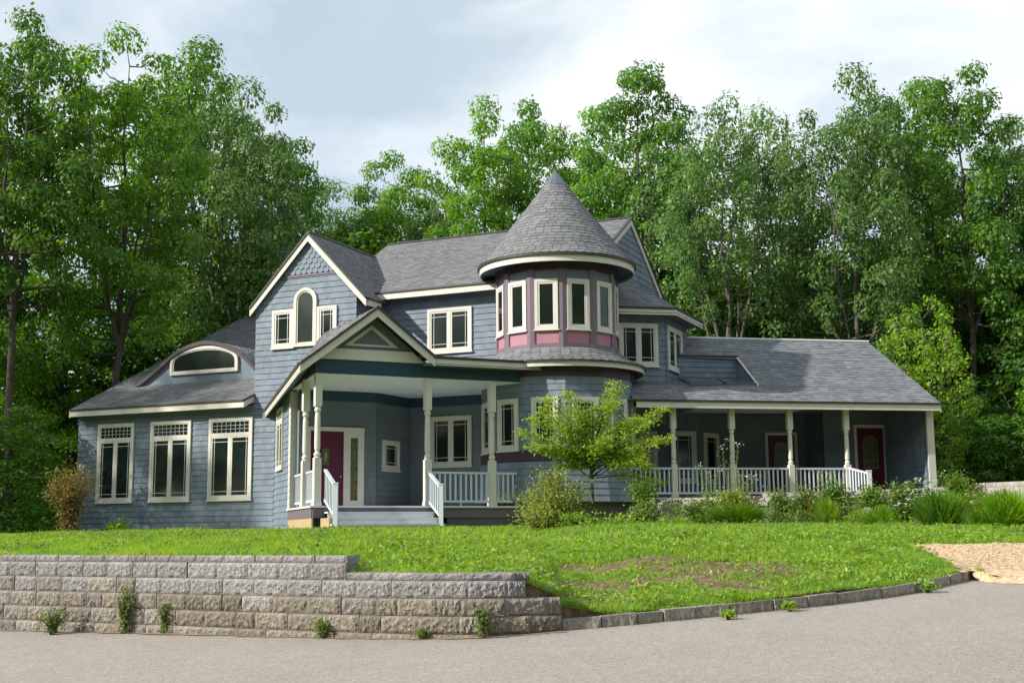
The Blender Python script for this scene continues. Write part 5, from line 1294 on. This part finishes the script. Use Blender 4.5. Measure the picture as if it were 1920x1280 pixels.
# tx: crown centre px, ty: top py, Y distance, variant, width factor, words
TREES = [
 (-70, 60, 43, 'oak1', 170, 'tall tree cut by the left edge of the photo, nearest the road'),
 (58, 42, 41, 'oak2', 120, 'tall narrow tree with the long bare trunk at the far left'),
 (150, 95, 53, 'maple2', 105, 'tree filling the dip between the two tallest crowns on the left'),
 (245, 62, 43.5, 'maple2', 165, 'broad bright tree with the highest rounded crown left of the gable'),
 (372, 98, 54, 'oak1', 105, 'tree with a small pointed top right of the broad rounded crown on the left'),
 (460, 152, 50, 'ash2', 125, 'sloping-topped tree above and left of the front gable'),
 (545, 262, 56, 'oak2', 80, 'drooping tree on the right end of the left group, above the gable peak'),
 (620, 338, 66, 'ash1', 75, 'low tree top just right of the sky gap'),
 (745, 294, 62, 'maple1', 115, 'rounded tree standing above the middle of the main roof'),
 (690, 350, 58, 'maple2', 80, 'short tree directly above the main roof left of the middle'),
 (822, 345, 60, 'ash2', 90, 'short tree between the rounded one and the tall airy one'),
 (905, 192, 54, 'maple2', 90, 'airy tall tree left of the turret tip'),
 (985, 205, 57, 'oak2', 75, 'thin-topped tree right above the turret tip, left of the dead twigs'),
 (1100, 215, 55, 'maple1', 110, 'bright tree directly right of the turret tip'),
 (1195, 132, 51, 'oak2', 100, 'tallest crooked tree right of the turret'),
 (1262, 235, 50, 'ash2', 80, 'dark tree just left of the pale forked one'),
 (1345, 188, 46, 'ash1', 125, 'pale forked tree with visible limbs above the recessed dormer'),
 (1440, 208, 53, 'ash2', 115, 'grey-green tree above the lit half of the right roof'),
 (1590, 142, 46, 'ash2', 130, 'broad tall tree above the right end of the right roof ridge'),
 (1680, 165, 53, 'oak1', 100, 'tree between the two tallest crowns on the right'),
 (1790, 132, 47, 'oak2', 140, 'tallest tree on the right with a leaning limb'),
 (1900, 222, 50, 'ash1', 105, 'tree at the right edge of the photo'),
 (2010, 180, 48, 'oak1', 150, 'tree mostly cut off by the right edge of the photo'),
]
for i, (px, py, Yd, v, w, lab) in enumerate(TREES):
    rr_ = ray(px, py); p = CAMP + rr_ * (Yd / rr_.y); gz_ = 1.6 + max(0, Yd - 42) * .045
    place_tree(T[v], p.x, p.y, gz_, (p.z - gz_) * 1.0, (i * 1.71) % 6.28, lab, 'tree', 'tall trees behind the house', 'forest_tree', hw=w / FPX * Yd)
rngu = random.Random(5); k = 0
UND = ['dark low bushy tree', 'shaded low tree', 'bright low tree lit between trunks']
ul = [(-60, 560, 46), (25, 600, 52), (100, 545, 50), (175, 610, 50), (255, 520, 52), (330, 560, 51), (395, 480, 53), (450, 520, 56), (560, 450, 58), (620, 430, 55), (700, 430, 60), (1290, 480, 54), (1370, 520, 53), (1450, 480, 55), (1530, 500, 53), (1610, 470, 55), (1690, 520, 54), (1770, 470, 54), (1850, 520, 52), (1930, 480, 50), (1990, 560, 44), (1240, 500, 56), (-10, 760, 39), (40, 830, 46), (130, 780, 46), (1840, 740, 44), (1900, 780, 41), (1960, 700, 41), (1790, 760, 48)]
UL = ['cut by the left edge of the photo, below the tall trees', 'at the far left beside the long bare trunk', 'right of the long bare trunk at the far left', 'filling the gap above the left wing eave', 'behind the left rake of the left wing roof', 'above the eyebrow dormer', 'tallest of those above the eyebrow dormer, touching the front gable', 'behind the front gable', 'just right of the front gable peak', 'over the valley between front gable and main roof', 'over the left end of the main ridge', 'right of the tall side gable', 'above the recessed dormer of the right wing', 'above the shadow edge on the right roof', 'above the middle of the right roof ridge', 'above the right end of the right roof ridge', 'behind the top of the yellow-green young tree', 'right of the top of the yellow-green young tree', 'second from the right edge of the photo', 'at the right edge of the photo, upper one', 'cut off by the right edge of the photo', 'in the gap between side gable and right roof', 'low at the left edge of the photo', 'low beside the copper shrub, farther left', 'directly behind the copper shrub', 'low behind the lower half of the yellow-green young tree', 'low at the right above the garden wall', 'lowest at the right edge of the photo', 'low between the right wing corner and the garden wall']
for i, (px, py, Yd) in enumerate(ul):
    rr_ = ray(px, py); p = CAMP + rr_ * (Yd / rr_.y); gz_ = 1.4 + max(0, Yd - 42) * .045
    v = 'under' if i % 3 else 'under2'
    place_tree(T[v], p.x, p.y, gz_, p.z - gz_, (i * 2.3) % 6.28, ('dark' if v == 'under' else 'brighter green') + ' bushy tree ' + UL[i], 'tree', 'bushy understorey trees around the house', 'understorey_tree', 1.0 if p.z > 6 else 1.5)
# young bright tree right of the right wing
ty_ = tree_meshes(31, 6.0, .06, 3.6, 130, 330, .125, 'leaf_young', 'bark', .40, .5, trunk_r=.06, fork=.3)
rr_ = ray(1722, 566); p = CAMP + rr_ * (41.5 / rr_.y); place_tree(ty_, p.x + .1, p.y, 2.2, p.z - 2.2, 1.0, 'bright yellow-green young tree beside the right end of the right roof', 'tree', name='young_tree', hw=92 / FPX * 41.5)
# far wood: one mass behind everything
r = np.random.default_rng(77); n_ = 70000; x = r.uniform(-46, 52, n_); y = 72 + r.uniform(0, 9, n_) ; hump = 8.0 + 3.2 * np.sin(x * .32) + 2.0 * np.sin(x * .83 + 1.2) + 1.2 * np.sin(x * 2.1)
hump = hump * np.interp(x, [-46, -14, -9, 4, 12, 52], [1.25, 1.2, .85, 1.0, 1.2, 1.3]); z = 1.5 + hump * np.sqrt(r.uniform(0, 1, n_)) + 1
y = y + 1.6 * np.sin(x * 1.3 + z * .8)
V = leaf_quads(np.stack([x, y, z], -1), r, .46, .62, .8, .7); o = bpy.data.objects.new('far_wood', quad_mesh('far_wood', V, M['leaf_dark'])); link(o); tag(o, 'dim mass of foliage seen between the trunks behind the house', 'woodland', kind='stuff')
r = np.random.default_rng(78); n_ = 42000; cxx = np.concatenate([r.uniform(-26, -14.5, 70), r.uniform(13.5, 26, 60), r.uniform(-14, 13, 40)]); cyy = np.concatenate([r.uniform(36, 45, 70), r.uniform(37, 45, 60), r.uniform(46, 50, 40)]); chh = r.uniform(.5, 1.6, 170)
k = r.integers(0, 170, n_); x = cxx[k] + r.normal(0, .8, n_); y = cyy[k] + r.normal(0, .7, n_); z = 1.4 + np.maximum(0, y - 42) * .045 + chh[k] * np.sqrt(r.uniform(0, 1, n_)) * np.exp(-((x - cxx[k]) / 1.4) ** 2 * .5)
V = leaf_quads(np.stack([x, y, z], -1), r, .16, .6, .9, .6); o = bpy.data.objects.new('undergrowth', quad_mesh('undergrowth', V, M['leaf_dark'])); link(o); tag(o, 'low green undergrowth on the forest floor around the house', 'undergrowth', kind='stuff')
# trees on the other side of the road, mirrored in the windows (outside the frame)
rr2 = random.Random(9); vk = ['oak1', 'maple1', 'ash2', 'oak2', 'maple2']
for i, adeg in enumerate(range(168, 374, 8)):
    a = R(adeg + rr2.uniform(-2, 2)); left = adeg < 225; rad_ = 56 + rr2.uniform(-2, 3); h = (19 if left else 23) + rr2.uniform(-1.5, 1.5)
    place_tree(T[vk[i % 5]], rad_ * math.cos(a), 20 + rad_ * math.sin(a), -.6, h, i * 1.3, 'tall tree across the road, seen only as a reflection in the windows', 'tree', 'trees across the road', 'roadside_tree', 1.2)
    a += R(4); place_tree(T['under'], (rad_ - 3) * math.cos(a), 20 + (rad_ - 3) * math.sin(a), -.6, 9 + rr2.uniform(-1, 1), i * .7, 'bushy tree across the road, seen only as a reflection in the windows', 'tree', 'bushy trees across the road', 'roadside_tree', 1.4)
place_tree(T['ash1'], -31.5, 31.0, 1.0, 19.5, 2.0, 'tall tree left of the house, outside the photo, shading the left wing', 'tree', name='shade_tree', wsc=.7)
# dead twig sprays
mb = MB(); rr_ = ray(1037, 300); p = CAMP + rr_ * (61 / rr_.y)
def twig(p0, d, l, rad, dep):
    e = p0 + d * l; mb.tube([p0, p0.lerp(e, .5) + Vector((random.uniform(-.05, .05), 0, 0)), e], [rad, rad * .8, rad * .55], 4, cap=False)
    if dep: 
        for s in (-1, 1, .3): twig(p0.lerp(e, random.uniform(.6, 1)), (d + Vector((s * random.uniform(.3, .7), random.uniform(-.3, .3), random.uniform(-.1, .3)))).normalized(), l * random.uniform(.45, .7), rad * .55, dep - 1)
mb.tube([zv(p, 2) + Vector((-.9, 0, 0)), zv(p, 9) + Vector((-.5, 0, 0)), zv(p, 14) + Vector((.15, 0, 0)), p + Vector((.0, 0, 0))], [.2, .10, .06, .04], 6); twig(p, Vector((.1, 0, 1)).normalized(), 1.2, .05, 3)
mb.obj('bare_tree', M['bark_light'], None, label='leafless grey treetop of fine twigs above the turret tip', cat='tree')

# ---------------------------------------------------------------- lawn grass
def blades(x, y, z, h, w, r, lean=.35):
    n = len(x); a = r.uniform(0, 6.28, n); la = r.uniform(0, 6.28, n); l = h * np.abs(r.normal(0, lean, n))
    c, s = np.cos(a) * w, np.sin(a) * w; b = np.stack([x, y, z], -1)
    V = np.stack([b + np.stack([-c, -s, 0 * c], -1), b + np.stack([c, s, 0 * c], -1), b + np.stack([l * np.cos(la), l * np.sin(la), h], -1)], 1).reshape(-1, 3)
    return V
r = np.random.default_rng(5)
def grass_field(n, yr, hs, ws, name_seed):
    r = np.random.default_rng(name_seed)
    x = r.uniform(-11, 13, n); d = r.uniform(0, 1, n) ** 1.3 * (yr[1] - yr[0]) + yr[0]; y = np.interp(x, cx_, cy_) + d
    px_ = x / y; keep = (np.abs(px_) < .43) & (y < 33)
    bb = bare(x, y); pn = .5 + .5 * np.sin(x * 2.1 + 2 * np.sin(y * 1.3)) * np.sin(y * 2.7 + 1.5 * np.sin(x * 1.9))
    keep &= r.uniform(0, 1, n) > bb * 1.05; keep &= ~in_poly(x, y, poly2); keep &= r.uniform(0, 1, n) > .35 * (1 - pn)
    x, y, pn = x[keep], y[keep], pn[keep]; z = HL(x, y) - .01
    h = r.uniform(*hs, len(x)) * (.65 + .7 * pn); w = r.uniform(*ws, len(x)) * (.8 + y / 50)
    return blades(x, y, z, h, w, r, .5)
V = np.concatenate([grass_field(300000, (.13, 8), (.035, .095), (.004, .009), 1), grass_field(150000, (3, 18), (.05, .11), (.008, .014), 2)])
o = bpy.data.objects.new('grass', np_mesh('grass', V, np.arange(len(V)).reshape(-1, 3), None, [M['grass']])); link(o); tag(o, 'bright green lawn grass between retaining wall, kerb and house', 'grass', kind='stuff')
# broad-leaved ground weeds
def weeds(n, seed_, size, m, name, label, xr=(-10, 13), cl=1400, dr=(.15, 12), right=False):
    r = np.random.default_rng(seed_); cxx = r.uniform(*xr, cl); dd_ = r.uniform(*dr, cl) ; cyy = np.interp(cxx, cx_, cy_) + dd_
    k = r.integers(0, cl, n); x = cxx[k] + r.normal(0, .085, n); y = cyy[k] + r.normal(0, .085, n); kk = (~in_poly(x, y, poly2)) & (y < 32) & (y > np.interp(x, cx_, cy_) + .14) & (r.uniform(0, 1, n) > bare(x, y) * .85)
    x, y = x[kk], y[kk]; ph_ = r.uniform(.3, 1.6, cl)[k][kk]; z = HL(x, y) + r.uniform(.005, .11, len(x)) * ph_; V = leaf_quads(np.stack([x, y, z], -1), r, size, .5, 1.0, .6)
    o = bpy.data.objects.new(name, quad_mesh(name, V, M[m])); link(o); tag(o, label, 'weeds', kind='stuff')
weeds(34000, 21, .072, 'leaf_lime', 'ground_weeds', 'lime green low weeds on the bank above the kerb', (x668, 11), 1500, (.15, 7))
weeds(16000, 22, .06, 'leaf_weed', 'ground_weeds', 'duller broad-leaved weeds scattered through the lawn', (-10, 12), 900, (.15, 12))
# fallen straw and roots on the bare bank
n_ = 1800; r = np.random.default_rng(8); x = r.uniform(x990 - .5, 6.5, n_); y = np.interp(x, cx_, cy_) + r.uniform(.2, 5, n_); kk = bare(x, y) > .25; x, y = x[kk], y[kk]
V = blades(x, y, HL(x, y) + .005, r.uniform(.02, .05, len(x)), .012, r, 3.0); M['straw'] = mat('dry_straw', (.30, .22, .12), .9, island=.3)
o = bpy.data.objects.new('dry_litter', np_mesh('dry_litter', V, np.arange(len(V)).reshape(-1, 3), None, [M['straw']])); link(o); tag(o, 'dry brown grass litter on the bare patches of the bank', 'litter', kind='stuff')

# ---------------------------------------------------------------- plants
def bush(name, px, py_base, Yd, hw_px, h_px, m, label, cat='shrub', group=None, n=2600, leaf=.09, stems=14, sd=(.12, .12, .10), base_z=None, twig_m='bark', seed_=1, cl=None, bottom=.12, shape=1.0):
    n = int(n * .8)
    """leafy shrub: stems fan out from the base, leaf clusters along them"""
    r = np.random.default_rng(seed_); rb = ray(px, py_base); p = CAMP + rb * (Yd / rb.y); z0_ = base_z if base_z is not None else p.z
    W_ = hw_px / FPX * Yd; H_ = h_px / FPX * Yd + (p.z - z0_); t = thing(name, (p.x, p.y, z0_), label, cat, group, keep=True); mb = MB(); C_ = []
    for i in range(stems):
        a = 2.4 * i + r.normal(0, .3); f = ((i + .5) / stems) ** .5; ex = W_ * f * r.uniform(.7, 1.05); hz = H_ * (1 - .45 * f ** 2 * shape) * r.uniform(.8, 1.05)
        e = Vector((math.cos(a) * ex, math.sin(a) * ex, hz)); mid = Vector((e.x * .4, e.y * .4, hz * .6)); mb.tube([Vector((e.x * .04, e.y * .04, -.05)), mid, e], [.02 * min(1, H_), .012, .004], 4, cap=False)
        for s in np.linspace(bottom, 1, cl or 7):
            q = (Vector((0, 0, 0)).lerp(mid, s * 2) if s < .5 else mid.lerp(e, s * 2 - 1)); C_.append(tuple(q + Vector((r.normal(0, W_ * .10), r.normal(0, W_ * .10), r.normal(0, H_ * .05)))))
    mo = mb.obj('stems', M[twig_m], None); mo.parent = t
    Pc = np.array(C_); k = r.integers(0, len(Pc), n); pts = Pc[k] + r.normal(0, 1, (n, 3)) * np.array(sd); pts[:, 2] = np.maximum(pts[:, 2], .02)
    o = bpy.data.objects.new('foliage', quad_mesh('foliage', leaf_quads(pts, r, leaf, .55, .8, .6), M[m])); col.objects.link(o); o.parent = t
    return t
def grass_clump(px, py_base, Yd, hw_px, h_px, m, label, n=900, seed_=1, base_z=None, group=None, w=.008):
    r = np.random.default_rng(seed_); rb = ray(px, py_base); p = CAMP + rb * (Yd / rb.y); z0_ = base_z if base_z is not None else p.z; W_ = hw_px / FPX * Yd; H_ = h_px / FPX * Yd + (p.z - z0_)
    rr = np.sqrt(r.uniform(0, 1, n)) * W_ * .45; a = r.uniform(0, 6.28, n); x, y = rr * np.cos(a), rr * np.sin(a) * .6; f = rr / (W_ * .45); h = H_ * r.uniform(.35, 1.12, n) * (1 - .25 * f ** 2); out = (.15 + .75 * f) * W_ * r.uniform(.2, 1.25, n)
    ca, sa = np.cos(a + r.normal(0, .4, n)), np.sin(a + r.normal(0, .4, n)); wd = r.uniform(w * .7, w * 1.4, n); pc, ps = -sa * wd, ca * wd; V = []; segs = ((0, 0, 1.0), (.35, .62, .9), (.72, .95, .6), (1.0, .92, .12))
    F_ = []
    for (o_, hh, ww) in segs: 
        for sgn in (-1, 1): V.append(np.stack([x + out * o_ * ca + sgn * pc * ww, y + out * o_ * sa + sgn * ps * ww, h * hh], -1))
    V = np.stack(V, 1); nn_ = np.arange(n)[:, None] * 8; F_ = np.concatenate([nn_ + np.array([[2 * s, 2 * s + 1, 2 * s + 3, 2 * s + 2]]) for s in range(3)])
    me = np_mesh('ornamental_grass', V.reshape(-1, 3), F_, None, [M[m]]); o = bpy.data.objects.new('ornamental_grass', me); link(o); o.location = (p.x, p.y, z0_); tag(o, label, 'grass clump', group); return o
# sapling before the turret: flat spreading layers
def sapling():
    r = np.random.default_rng(41); Yd = 27.5; rb = ray(1112, 978); p = CAMP + rb * (Yd / rb.y); z0_ = 1.66; t = thing('young_ornamental_tree', (p.x, p.y, z0_), 'small spreading yellow-green tree with a thin trunk before the round turret', 'tree', keep=True)
    mb = MB(); px2m = Yd / FPX; tp = [Vector((0, 0, -.1)), Vector((.01, 0, .6)), Vector((-.02, 0, 1.2)), Vector((-.03, 0, 1.7)), Vector((.06, .05, 2.2)), Vector((.3, 0, 2.75))]; mb.tube(tp, [.038, .032, .028, .024, .016, .006], 7)
    zp = lambda py: (978 - py) * px2m + (p.z - z0_)
    tips = [((x_ - 1112) * px2m, zp(y_)) for x_, y_ in ((985, 815), (1000, 838), (1003, 790), (1020, 770), (1030, 755), (1068, 742), (1045, 780), (1060, 800), (1080, 770), (1100, 790), (1120, 765), (1155, 722), (1162, 730), (1150, 760), (1140, 790), (1170, 795), (1190, 790), (1210, 800), (1232, 778), (1246, 770), (1248, 828), (1225, 825), (1215, 850), (1200, 845), (1180, 830), (1225, 880), (1200, 870), (1160, 840), (1130, 830), (1100, 830), (1070, 845), (1045, 850), (1022, 845), (1050, 870), (1090, 870), (1075, 820), (1110, 850), (1180, 870), (1240, 905))]
    C_ = []
    for (x_, z_) in tips:
        dep = r.normal(0, .45); base_ = Vector((-.02, 0, min(1.55, max(1.15, z_ * .55)) + r.uniform(-.1, .25))); e = Vector((x_, dep, z_)); m1 = base_.lerp(e, .5) + Vector((0, 0, .12))
        mb.tube([base_, m1, e], [.014, .009, .003], 4, cap=False)
        for s in (.45, .6, .75, .88, 1.0): C_.append((tuple(m1.lerp(e, (s - .5) * 2) if s > .5 else base_.lerp(m1, s * 2)), 1.0 if s > .8 else 1.35))
    mb.obj('trunk', M['bark'], None).parent = t
    Pc = np.array([c[0] for c in C_]); n = 15000; k = r.integers(0, len(Pc), n); sc = np.array([c[1] for c in C_])[k][:, None]; pts = Pc[k] + r.normal(0, 1, (n, 3)) * np.array((.095, .13, .05)) * sc
    o = bpy.data.objects.new('crown', quad_mesh('crown', leaf_quads(pts, r, .082, .5, 1.0, .5, droop=.6), M['leaf_sapling'])); col.objects.link(o); o.parent = t
sapling()
bush('shrub', 1040, 985, 27.2, 82, 100, 'leaf_shrub', 'yellow-green shrub left of the sapling trunk, below the porch rail', n=6500, leaf=.075, seed_=2, base_z=1.66, stems=26)
bush('shrub', 1010, 990, 26.6, 50, 42, 'leaf_shrub', 'low olive shrub at the foot of the taller yellow-green one', n=2500, leaf=.06, seed_=14, base_z=1.68, stems=14)
bush('shrub', 130, 1006, 34, 52, 128, 'leaf_copper', 'copper-leaved shrub at the left corner of the house', n=5200, leaf=.075, seed_=3, base_z=1.62, stems=26, shape=.5, sd=(.10, .10, .12))
bush('hosta', 220, 1004, 34.5, 26, 17, 'leaf_young', 'small green leafy plant under the leftmost tall window', 'plant', n=500, leaf=.12, seed_=4, base_z=1.68, stems=8)
bush('fern', 1080, 995, 26.5, 45, 26, 'leaf_lime', 'bright lime fern clump at the foot of the sapling', 'plant', n=1500, leaf=.08, seed_=5, base_z=1.66)
bush('fern', 1160, 995, 26.8, 60, 20, 'leaf_lime', 'low lime ground plants right of the sapling trunk', 'plant', n=1500, leaf=.08, seed_=6, base_z=1.66)
# bed in front of the garden wall
bush('shrub', 1210, 990, 30.5, 24, 50, 'leaf_weed', 'rounded shrub right of the turret foot at the wall start', n=2600, leaf=.09, seed_=7, base_z=1.66)
VN = [(1205, 940, 26, 30, 'leaf_vine', 'vine mound left of the bare first stretch of garden wall'), (1312, 985, 48, 48, 'leaf_vine', 'dark vine mass hanging over the wall under the second porch bay'), (1370, 952, 34, 22, 'leaf_shrub', 'reddish-green creeper on the wall top under the second porch post'), (1462, 975, 22, 48, 'leaf_vine', 'narrow strand of vine below the third porch post'), (1512, 985, 28, 66, 'leaf_vine', 'thick green vine column right of the third porch post'), (1536, 985, 18, 52, 'leaf_copper', 'rust-tinged creeper beside the thick green vine column'), (1562, 950, 18, 34, 'leaf_vine', 'short vine over the wall below the last balusters'), (1634, 950, 22, 24, 'leaf_vine', 'sprig of vine on the wall below the newel'), (1800, 930, 22, 26, 'leaf_vine', 'thin creeper on the wall right of the white flowers'), (1822, 965, 26, 36, 'leaf_shrub', 'reddish scrub between the two clumps of tall grass')]
for i, (px, py, hw_, hp, m_, lab) in enumerate(VN):
    Yw = float(np.interp(px, [1238, 1600, 1975], [32.9, 29.6, 25.6])) - .45
    bush('vine', px, py, Yw, hw_, hp, m_, lab, 'vine', n=int(900 + hw_ * 40), leaf=.085, seed_=50 + i, stems=12, shape=.6, sd=(.12, .10, .12))
bush('shrub', 1708, 965, 27.2, 42, 62, 'leaf_vine', 'dark green flowering shrub with white blooms right of the steps', n=3600, leaf=.10, seed_=61, base_z=1.66, stems=20)
# white blooms on it
rb = ray(1730, 930); p = CAMP + rb * (26.7 / rb.y); r = np.random.default_rng(9); C_ = []
for (px, py) in ((1700, 905), (1722, 897), (1736, 903), (1745, 910), (1752, 900), (1712, 925), (1700, 935), (1726, 930), (1690, 945), (1715, 918), (1740, 925)):
    q = ray(px, py); q = CAMP + q * (26.45 / q.y); C_ += [tuple(q + Vector((r.normal(0, .07), r.normal(0, .05), r.normal(0, .018)))) for _ in range(16)]
o = bpy.data.objects.new('white_flowers', quad_mesh('white_flowers', leaf_quads(np.array(C_), r, .045, .8, 1.2, .4), M['petal'])); link(o); tag(o, 'flat clusters of white blooms on the dark shrub right of the steps', 'flowers', kind='stuff')
grass_clump(1385, 990, 29.2, 75, 50, 'tallgrass', 'wide bright tall-grass clump at the wall below the second porch post', 1500, 71, 1.66)
grass_clump(1765, 1000, 25.5, 58, 82, 'tallgrass2', 'dark green fountain of tall grass in front of the white-flowered shrub', 1700, 72, 1.62)
grass_clump(1890, 995, 24.6, 66, 78, 'tallgrass', 'bright tall-grass clump at the right edge of the photo', 1700, 73, 1.62)
grass_clump(1660, 992, 27.5, 60, 46, 'tallgrass', 'loose pale tall grass left of the dark fountain of grass', 800, 74, 1.64)
grass_clump(1835, 995, 25, 36, 44, 'tallgrass', 'thin tall grass between the dark and the bright clumps', 500, 75, 1.62)
grass_clump(1268, 990, 30, 40, 24, 'tallgrass', 'short grass tuft under the bare first stretch of garden wall', 400, 76, 1.66)
grass_clump(1550, 992, 28.8, 34, 60, 'leaf_lime', 'yellow-green feathery weed right of the thick vine column', 600, 77, 1.66)
bush('groundcover_plant', 1460, 992, 28.5, 40, 22, 'leaf_weed', 'grey-green low plants beside the wide bright grass clump', 'plant', n=1500, leaf=.07, seed_=81, base_z=1.66)
# milkweed with big leaves
def milkweed(px, py, Yd, h_px, label, seed_):
    r = np.random.default_rng(seed_); rb = ray(px, py); p = CAMP + rb * (Yd / rb.y); t = thing('milkweed', (p.x, p.y, p.z), label, 'plant', keep=True); H_ = h_px / FPX * Yd; mb = MB(); ml = MB()
    for sx in (-.10, .06):
        mb.tube([(sx * .3, 0, 0), (sx, 0, H_ * .6), (sx * 1.3, .03, H_)], [.012, .01, .006], 5)
        for k in range(11):
            z = H_ * (.2 + .8 * k / 11); a = k * 1.57 + r.normal(0, .3); l = .20 * (1 - .3 * k / 11) + .04; d = Vector((math.cos(a), math.sin(a), .18)); s = Vector((-math.sin(a), math.cos(a), 0)) * l * .20; b = Vector((sx * (.3 + z / H_), 0, z))
            ml.add([b, b + d * l * .5 + s, b + d * l - Vector((0, 0, l * .25)), b + d * l * .5 - s], [(0, 1, 2, 3)])
    mb.obj('stem', M['leaf_weed'], None).parent = t; ml.obj('leaves', M['leaf_young'], None).parent = t
milkweed(1602, 990, 28, 62, 'upright broad-leaved weed with stacked leaves in front of the garden wall', 5)
# tall flowering stalks before the railing
def stalks(px, py, Yd, h_px, label, seed_, n=3):
    r = np.random.default_rng(seed_); rb = ray(px, py); p = CAMP + rb * (Yd / rb.y); t = thing('wildflower', (p.x, p.y, p.z), label, 'plant', keep=True); H_ = h_px / FPX * Yd; mb = MB(); pts = []; fl_ = []
    for i in range(n):
        sx = (i - (n - 1) / 2) * .16; top_ = Vector((sx * 1.3 + r.normal(0, .03), 0, H_ * r.uniform(.8, 1))); mb.tube([(sx * .5, 0, 0), Vector((sx * .9, 0, H_ * .5)), top_], [.009, .007, .003], 4)
        for k in range(60): f = r.uniform(.05, 1); q = Vector((sx * .5, 0, 0)).lerp(top_, f); pts.append(tuple(q + Vector((r.normal(0, .05), r.normal(0, .05), 0))))
        for k in range(10): fl_.append(tuple(top_ + Vector((r.normal(0, .05), r.normal(0, .03), r.normal(0, .03 + .0)))))
    mb.obj('stem', M['leaf_weed'], None).parent = t
    o = bpy.data.objects.new('leaves', quad_mesh('leaves', leaf_quads(np.array(pts), r, .06, .5), M['leaf_weed'])); col.objects.link(o); o.parent = t
    o = bpy.data.objects.new('blooms', quad_mesh('blooms', leaf_quads(np.array(fl_), r, .04, .8), M['petal'])); col.objects.link(o); o.parent = t
stalks(1330, 935, 31.6, 62, 'tall white-topped wildflowers before the second stretch of railing', 1)
stalks(1372, 930, 31.3, 108, 'tallest flowering weed rising in front of the second porch post', 2)
stalks(1400, 930, 31.1, 45, 'short thin wildflowers right of the second porch post', 3)
stalks(1548, 925, 29.8, 45, 'thin stalks before the last balusters of the right railing', 4, 2)
# weeds growing out of the retaining wall foot
for i, (px, py, hw_, hp, lab) in enumerate(((98, 1188, 32, 46, 'bushy weed at the wall foot nearest the left edge'), (232, 1186, 20, 78, 'tall trailing weed climbing the retaining wall'), (310, 1186, 22, 56, 'weed right of the tall trailing one, below the tan blocks'), (605, 1194, 24, 30, 'low weed at the wall foot midway between the tall weeds and the lone sprig'), (905, 1194, 15, 50, 'lone upright sprig at the wall foot left of the kerb'), (790, 1197, 14, 14, 'tiny tuft at the wall foot left of the upright sprig'), (1070, 1150, 16, 34, 'weed tuft where the wall meets the kerb'))):
    rh = road_hit(px, min(py, 1196)); bush('weed', px, py, rh.y - .06, hw_, hp, 'leaf_weed', lab, 'weed', n=int(300 + hw_ * hp * .45), leaf=.038, seed_=90 + i, stems=9, sd=(.028, .025, .03), shape=.5, bottom=.05)
for i, (px, py, hw_, hp, lab) in enumerate(((1365, 1158, 12, 12, 'small sprig on the front of the kerb, left one'), (1482, 1143, 16, 16, 'sprig hanging over the kerb near its middle'), (1740, 1108, 30, 22, 'spreading weed over the kerb near its right end'))):
    rh = road_hit(px, py + 2); bush('weed', px, py, rh.y - .05, hw_, hp, 'leaf_lime', lab, 'weed', n=260, leaf=.05, seed_=110 + i, stems=7, sd=(.03, .03, .02))

# grit and dead leaves along the foot of the wall and kerb
r = np.random.default_rng(99); n_ = 1500; allp = Pw + Pk[1:]; La = path_len(allp); ss = r.uniform(0, La[-1], n_); off_ = np.abs(r.normal(0, .16, n_)); PP = []
for s_, o_ in zip(ss, off_):
    q, d = at_len(allp, La, s_); q = q + Vector((d.y, -d.x, 0)) * o_; PP.append((q.x, q.y, RZ(q.x, q.y) + .008))
o = bpy.data.objects.new('road_litter', quad_mesh('road_litter', leaf_quads(np.array(PP), r, .022, .6, 3.0, .3), M['straw'])); link(o); tag(o, 'dry bits of leaf and grit along the edge of the asphalt', 'litter', kind='stuff')

# mixed low growth along the foot of the garden wall
r = np.random.default_rng(123); n_ = 9000; ss = r.uniform(0, Lg_[-1], 260); hh_ = r.uniform(.08, .42, 260); of_ = r.uniform(.15, 1.3, 260); k = r.integers(0, 260, n_); B_ = []
for s_, o_ in zip(ss, of_):
    q, d = at_len(Pg, Lg_, s_); q = q + Vector((d.y, -d.x, 0)) * o_; B_.append((q.x, q.y))
B_ = np.array(B_); x = B_[k, 0] + r.normal(0, .10, n_); y = B_[k, 1] + r.normal(0, .10, n_); z = HL(x, y) + hh_[k] * r.uniform(0, 1, n_)
V = leaf_quads(np.stack([x, y, z], -1), r, .085, .4, .6, .7); sp = len(V) // 8 * 4
o = bpy.data.objects.new('bed_weeds', quad_mesh('bed_weeds', V[:sp], M['leaf_lime'])); link(o); tag(o, 'fresh green low weeds along the foot of the garden wall', 'weeds', kind='stuff')
o = bpy.data.objects.new('bed_weeds', quad_mesh('bed_weeds', V[sp:], M['leaf_weed'])); link(o); tag(o, 'duller grey-green weeds mixed along the foot of the garden wall', 'weeds', kind='stuff')
